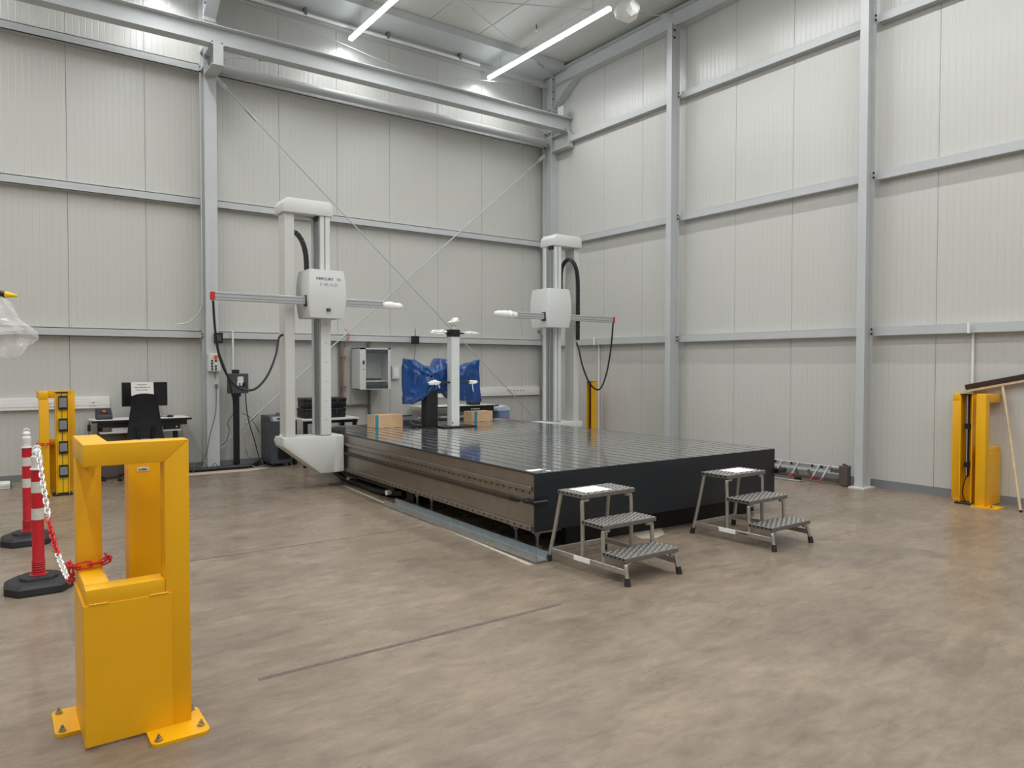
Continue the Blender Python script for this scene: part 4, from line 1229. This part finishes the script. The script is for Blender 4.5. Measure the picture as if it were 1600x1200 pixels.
for lab, r, m, pts in cabs:
    solo('cable', B().tube(spline(pts, 8), r, 8), m, lab, 'cable', smooth=True)
solo('cable', B().tube(spline([(2.3, 11.93, 2.23), (2.45, 11.9, 2.26), (2.56, 11.86, 2.36), (2.63, 11.82, 2.5), (2.645, 11.8, 2.9), (2.645, 11.8, 6.0)], 8), 0.01, 6), 'cab', 'thin white cable curving up the left edge of the back-wall column', 'cable', smooth=True)

# dark chiller cabinet
t = thing('chiller_cabinet', 'dark grey wheeled cabinet lettered in white behind the left tower', 'cabinet', (3.8, 11.6, 0))
B().box(3.56, 3.90, 11.42, 11.95, 0.05, 0.72, 0.008).build('body', 'dark', t)
B().prism([(11.42, 0.72), (11.95, 0.72), (11.95, 0.8), (11.5, 0.8)], 'x', 3.56, 3.90, 0.004).build('control_panel', 'dark', t)
B().prism([(11.425, 0.722), (11.495, 0.79), (11.492, 0.793), (11.422, 0.725)], 'x', 3.6, 3.88).build('panel_face', 'pipe', t)
for i in range(3):
    B().box(3.67 + i * 0.06, 3.71 + i * 0.06, 11.44, 11.47, 0.745, 0.77).build('gauge', 'black', t)
B().cyl((3.78, 11.7, 0.8), (3.78, 11.7, 0.84), 0.05, 14).build('filler_cap', 'pipe', t)
B().box(3.66, 3.86, 11.412, 11.42, 0.12, 0.3, 0.004).build('vent_door', 'black', t)
lettering('DO', 0.082, face_y(3.60, 11.417, 0.425), 'inkwhite', t, align='LEFT')
for (xx, yy) in ((3.6, 11.46), (3.86, 11.46), (3.6, 11.9), (3.86, 11.9)):
    B().cyl((xx - 0.012, yy, 0.026), (xx + 0.012, yy, 0.026), 0.026, 12).box(xx - 0.015, xx + 0.015, yy - 0.015, yy + 0.015, 0.03, 0.055).build('castor', 'black', t)

# low table with equipment cases
t = thing('side_table', 'white-topped side table with black legs behind the left tower', 'table', (4.35, 11.3, 0))
B().box(3.92, 4.86, 11.0, 11.6, 0.735, 0.765, 0.003).build('table_top', 'desk', t)
B().box(3.94, 4.84, 11.02, 11.05, 0.69, 0.735).build('apron', 'black', t)
for (xx, yy) in ((3.95, 11.03), (4.77, 11.03), (3.95, 11.53), (4.77, 11.53)):
    B().box(xx, xx + 0.06, yy, yy + 0.05, 0, 0.735, 0.003).build('leg', 'black', t)
def case(z, label, dx=0):
    t = thing('equipment_case', label, 'case', (4.33, 11.3, z), 0, 'stacked black cases')
    bd = B().box(4.0 + dx, 4.68 + dx, 11.12, 11.5, z + 0.005, z + 0.105, 0.015, 2).build('lower_shell', 'black', t, True)
    B().box(3.995 + dx, 4.685 + dx, 11.115, 11.505, z + 0.1, z + 0.16, 0.015, 2).build('lid', 'black', t, True)
    for xx in (4.15, 4.5):
        B().box(xx + dx, xx + 0.05 + dx, 11.1, 11.12, z + 0.06, z + 0.13, 0.004).build('latch', 'rubber', t)
    B().box(4.28 + dx, 4.42 + dx, 11.095, 11.115, z + 0.05, z + 0.075, 0.006).build('handle', 'rubber', t)
    for i in range(4):
        B().box(4.05 + i * 0.17 + dx, 4.07 + i * 0.17 + dx, 11.112, 11.12, z + 0.01, z + 0.1).build('rib', 'black', t)
case(0.765, 'black equipment case, lower of the two stacked on the side table')
case(0.926, 'black equipment case, upper of the two stacked on the side table', 0.01)

# wall cabinet with glass door
t = thing('wall_cabinet', 'light grey wall cabinet with glass door showing an empty shelf', 'cabinet', (5.4, 11.85, 1.2))
b = B()
x0, x1, y0, y1, z0, z1 = 5.14, 5.72, 11.62, 11.97, 1.19, 1.91
b.box(x0, x0 + 0.012, y0, y1, z0, z1).box(x1 - 0.012, x1, y0, y1, z0, z1).box(x0, x1, y0, y1, z0, z0 + 0.012).box(x0, x1, y0, y1, z1 - 0.012, z1).box(x0, x1, y1 - 0.012, y1, z0, z1)
b.build('body', 'cab', t)
dr = B().box(x0, x0 + 0.11, y0 - 0.02, y0, z0, z1).box(x1 - 0.05, x1, y0 - 0.02, y0, z0, z1).box(x0, x1, y0 - 0.02, y0, z1 - 0.025, z1).box(x0 + 0.1, x1 - 0.05, y0 - 0.02, y0, z0, z0 + 0.01).build('door', 'cab', t)
B().box(x0 + 0.11, x1 - 0.05, y0 - 0.018, y0 - 0.004, z1 - 0.085, z1 - 0.025).box(x0 + 0.11, x1 - 0.05, y0 - 0.018, y0 - 0.004, z0 + 0.01, z0 + 0.07).build('dark_rail', 'dark', dr)
B().box(x0 + 0.11, x1 - 0.05, y0 - 0.012, y0 - 0.008, z0 + 0.07, z1 - 0.085).build('glass_pane', 'glass', dr)
B().box(x0 + 0.05, x0 + 0.085, y0 - 0.03, y0 - 0.02, 1.63, 1.69).box(x0 + 0.055, x0 + 0.075, y0 - 0.026, y0 - 0.02, 1.53, 1.545).build('lock', 'ink', dr)
B().box(x0 + 0.012, x1 - 0.012, y0 + 0.05, y1 - 0.012, 1.32, 1.345).build('shelf', 'cab', t)
B().box(x0 + 0.2, x1 - 0.12, y0 + 0.1, y0 + 0.3, 1.345, 1.38).build('tray', 'black', t)

# pipes beside the cabinet
t = thing('copper_pipe', 'copper air pipe left of the wall cabinet', 'pipe', (4.98, 11.98, 0.9))
B().cyl((5.0, 11.99, 0.75), (5.0, 11.99, 1.9), 0.016, 10).build('pipe', 'copper', t, True)
B().tube(spline([(5.0, 11.99, 1.9), (5.02, 11.9, 2.0), (5.06, 11.88, 2.12), (5.04, 11.9, 2.2), (5.0, 11.93, 2.24)], 6), 0.011, 8).build('bend', 'copper', t, True)
for z in (1.22, 1.75):
    B().box(4.95, 5.06, 11.97, YB, z, z + 0.02).build('clip', 'pipe', t)
t = thing('steel_pipe', 'dark grey pipe run passing behind the wall cabinet', 'pipe', (5.5, 12.0, 0.6))
B().cyl((4.95, 12.01, 0.4), (4.95, 12.01, 2.03), 0.022, 10).build('riser', 'pipe', t, True)
B().cyl((5.5, 12.01, 0.1), (5.5, 12.01, 2.03), 0.025, 10).build('riser', 'pipe', t, True)
B().cyl((5.04, 12.0, 0.9), (5.5, 12.0, 0.9), 0.022, 10).build('branch', 'pipe', t, True)

# radio antenna box above tarp
t = thing('antenna_box', 'small black radio box with aerial on the lowest back girt', 'antenna', (6.36, 11.9, 2.0))
B().box(6.295, 6.425, 11.84, 11.921, 2.0, 2.15, 0.006).build('housing', 'black', t)
B().cyl((6.36, 11.88, 2.15), (6.36, 11.88, 2.3), 0.008, 8, 0.004).build('aerial', 'black', t)
B().tube(spline([(6.36, 11.88, 2.0), (6.35, 11.9, 1.7), (6.33, 11.95, 1.3), (6.34, 12.0, 1.17)], 5), 0.005, 6).build('lead', 'ink', t)
t = thing('wall_box', 'small white wall box peeking out left of the tarpaulin', 'wall box', (5.98, 12.03, 1.4))
B().box(5.95, 6.1, 12.0, YB - 0.0005, 1.36, 1.6, 0.005).build('housing', 'cab', t)
B().box(5.97, 6.08, 11.996, 12.0, 1.4, 1.56).build('lid', 'white', t)

# second desk behind the table
t = thing('computer_desk', 'desk with black apron behind the table, below the tarpaulin', 'desk', (7.05, 11.6, 0))
B().box(6.29, 7.83, 11.3, 11.98, 0.842, 0.862, 0.003).build('table_top', 'desk', t)
B().box(6.29, 7.83, 11.293, 11.3, 0.838, 0.862).build('edge_strip', 'black', t)
B().box(6.75, 7.72, 11.305, 11.33, 0.755, 0.84).build('apron', 'black', t)
print_lines([(-0.09, 0.035), (-0.045, 0.015), (-0.022, 0.07), (0.06, 0.04)], face_y(7.3, 11.304, 0.80), 0.018, 'inkwhite', t)
B().box(6.6, 7.2, 11.35, 11.8, 0.66, 0.68).build('shelf', 'desk', t)
for xx in (6.45, 7.6):
    B().box(xx, xx + 0.07, 11.6, 11.66, 0.03, 0.84).build('leg', 'black', t)
    B().box(xx - 0.01, xx + 0.08, 11.35, 11.95, 0, 0.03).build('foot', 'black', t)
B().box(6.6, 7.6, 11.62, 11.64, 0.2, 0.6).build('modesty_panel', 'dark', t)
t = thing('joystick_console', 'black hand console with orange button on the rear desk', 'controller', (7.6, 11.55, 0.862))
B().prism([(11.45, 0.862), (11.65, 0.862), (11.68, 1.02), (11.62, 1.02), (11.47, 0.93)], 'x', 7.32, 7.52, 0.012).build('housing', 'navyphone', t, True)
B().prism([(7.52, 0.9), (7.57, 0.93), (7.57, 0.97), (7.52, 1.0)], 'y', 11.5, 11.6).build('grip', 'black', t)
B().cyl((7.44, 11.53, 0.965), (7.44, 11.515, 0.985), 0.02, 12).build('stop_button', 'orange', t)
t = thing('waste_bin', 'blue bin with pale liner right of the rear desk', 'bin', (8.0, 11.45, 0))
B().prism([(7.86, 11.33), (8.11, 11.33), (8.11, 11.57), (7.86, 11.57)], 'z', 0.0, 0.74).build('bin', 'bluebin', t)
B().prism([(7.84, 0.735), (8.13, 0.735), (8.11, 0.8), (8.02, 0.845), (7.9, 0.81)], 'y', 11.32, 11.58, 0.01).build('liner', 'paleblue', t)
B().box(7.96, 8.06, 11.326, 11.33, 0.6, 0.66).build('label_patch', 'inkred', t)
# valve near corner column
t = thing('air_line', 'small copper air fitting and pipe left of the corner column', 'pipe', (9.3, 11.6, 1.0))
B().cyl((9.31, 11.8, 1.2), (9.31, 11.8, 2.0), 0.022, 10).build('pipe', 'pipe', t, True)
B().tube(spline([(9.31, 11.8, 2.0), (9.3, 11.75, 2.1), (9.2, 11.7, 2.2), (9.12, 11.7, 2.28)], 5), 0.014, 8).build('fitting', 'copper', t, True)
B().cyl((9.1, 11.66, 2.3), (9.1, 11.7, 2.3), 0.035, 14).build('gauge', 'pipe', t)

# ================================================================== RIGHT WALL THINGS
solo('conduit', B().cyl((9.53, 3.795, 1.2), (9.53, 3.795, 2.02), 0.016, 10).cyl((9.40, 3.795, 2.0), (9.40, 3.795, 2.13), 0.016, 10), 'white', 'thin white conduit dropping from the lowest girt behind the broom', 'conduit', smooth=True)
solo('conduit', B().cyl((9.53, 10.35, 0.1), (9.53, 10.35, 2.02), 0.016, 10).cyl((9.40, 10.35, 2.0), (9.40, 10.35, 2.15), 0.016, 10), 'white', 'thin white conduit on the right wall behind the rear light-curtain column', 'conduit', smooth=True)

t = thing('broom', 'wide wooden-handled broom leaning head up against the right wall', 'broom', (9.2, 3.16, 0))
B().cyl((9.20, 3.155, 0.0), (9.49, 3.46, 1.385), 0.015, 12).build('handle', 'wood', t, True)
B().cyl((9.1995, 3.154, 0.0), (9.203, 3.158, 0.02), 0.0165, 12).build('handle_cap', 'black', t)
hd = Vector((0, -0.60, 0.135)).normalized()
hc = Vector((9.50, 3.44, 1.40))
B().bar(hc - hd * 0.40, hc + hd * 0.5, 0.06, 0.03, (0, 0, 1), 0.004).build('stock', 'wood', t)
upv = Vector((0, 0.22, 1)).normalized()
bb = B()
bb.bar(hc - hd * 0.41 + upv * 0.045, hc + hd * 0.51 + upv * 0.045, 0.075, 0.065, (0, 0, 1), 0.01)
bb.build('bristles', 'bristle', t)

t = thing('alignment_rail', 'aluminium rail with red-tipped clamps lying on the floor at the right wall', 'rail', (9.25, 5.9, 0))
B().box(9.25, 9.29, 5.3, 6.95, 0.19, 0.245, 0.003).build('rail', 'alu', t)
B().box(9.24, 9.30, 5.3, 6.95, 0.03, 0.085, 0.003).build('lower_rail', 'dkmetal', t)
for i, yy in enumerate((5.44, 5.58, 5.9, 6.16, 6.34, 6.55)):
    c_ = B().bar((9.23, yy - 0.02, 0.25), (9.17, yy + 0.05, 0.08), 0.022, 0.022, (0, 1, 0), 0.003).build('clamp', 'alu', t)
    B().bar((9.172, yy + 0.048, 0.09), (9.15, yy + 0.07, 0.035), 0.02, 0.02, (0, 1, 0)).build('clamp_tip', 'redcap', c_)
    B().cyl((9.22, yy + 0.09, 0.21), (9.22, yy + 0.09, 0.245), 0.014, 8).build('set_screw', 'black', t)
for yy in (5.75, 5.95, 6.2):
    B().bar((9.25, yy, 0.16), (9.24, yy - 0.08, 0.05), 0.025, 0.03, (0, 1, 0)).build('strut', 'dkmetal', t)
for yy in (5.9, 5.86):
    B().cyl((9.18, yy, 0.02), (9.24, yy, 0.02), 0.02, 10).build('roller', 'black', t)
B().box(9.2, 9.31, 5.16, 5.27, 0.012, 0.275, 0.004).build('end_block', 'dkmetal', t)
B().box(9.21, 9.3, 5.27, 5.4, 0.17, 0.225, 0.003).build('end_arm', 'dkmetal', t)
for (xx, yy) in ((9.22, 5.18), (9.29, 5.25)):
    B().cyl((xx, yy, 0.275), (xx, yy, 0.295), 0.013, 8).cyl((xx, yy, 0), (xx, yy, 0.012), 0.014, 8).build('stud', 'black', t)
for yy in (6.42, 6.55):
    B().cyl((9.26, yy, 0.245), (9.26, yy, 0.31), 0.022, 10).cyl((9.26, yy, 0.31), (9.26, yy, 0.33), 0.014, 8).build('knob', 'alu', t)
solo('floor_bar', B().box(9.05, 9.13, 5.75, 6.9, 0.0, 0.02, 0.003), 'zinc', 'flat metal bar lying on the floor in front of the aluminium rail', 'bar')

# ================================================================== LEFT EDGE
t = thing('portable_arm', 'black measuring arm with yellow tip reaching in at the left edge', 'measuring arm', (-0.75, 5.2, 0))
B().cyl((-0.75, 5.2, 0.03), (-0.75, 5.2, 2.15), 0.05, 16).build('pillar', 'alu', t, True)
B().cyl((-0.75, 5.2, 0), (-0.75, 5.2, 0.03), 0.28, 24).build('foot', 'black', t)
B().cyl((-0.75, 5.2, 2.1), (0.07, 4.905, 2.005), 0.02, 12).build('arm', 'black', t, True)
B().cyl((0.065, 4.907, 2.006), (0.125, 4.885, 2.0), 0.02, 12, 0.006).build('probe_tip', 'yellow2', t, True)
def film_bag():
    b = B()
    n, mrow = 20, 14
    rows = []
    for j in range(mrow + 1):
        f = j / mrow
        z = 1.99 - 0.33 * f
        wdt = 0.05 + 0.19 * math.sin(min(1, f * 1.25) * math.pi / 2) - (0.16 * max(0, f - 0.6) / 0.4)
        cx = 0.02 + 0.06 * f
        row = []
        for i in range(n):
            a = 2 * math.pi * i / n
            k = 1 + 0.35 * noise.noise(Vector((math.cos(a) * 2.2, math.sin(a) * 2.2, f * 4)))
            row.append(b.bm.verts.new((cx + wdt * 0.62 * math.cos(a) * k, 4.9 + wdt * 0.4 * math.sin(a) * k - 0.01, z + 0.03 * noise.noise(Vector((a, f * 5, 3))))))
        rows.append(row)
    for A, Bq in zip(rows, rows[1:]):
        for k in range(n):
            b.bm.faces.new((A[k], A[(k + 1) % n], Bq[(k + 1) % n], Bq[k]))
    b.bm.faces.new(rows[-1])
    return b
solo('plastic_bag', film_bag(), 'bag', 'clear plastic film bag hanging from the arm at the left edge', 'bag')
for z, lab, dx in ((0.0, 'white ring binder with green spine end lying on the floor at the left edge', 0.0), (0.075, 'white ring binder on top of the other at the left edge', -0.14)):
    t = thing('ring_binder', lab, 'binder', (0.0, 11.6, z), 0, 'binders on the floor')
    B().box(-0.15 + dx, 0.19 + dx, 11.4, 11.68, z + 0.002, z + 0.072, 0.003).build('cover', 'paper', t)
    B().box(0.18 + dx, 0.192 + dx, 11.398, 11.682, z + 0.001, z + 0.073).build('spine', 'green', t)
    B().box(-0.14 + dx, 0.18 + dx, 11.397, 11.4, z + 0.025, z + 0.05).build('page_edges', 'desk', t)
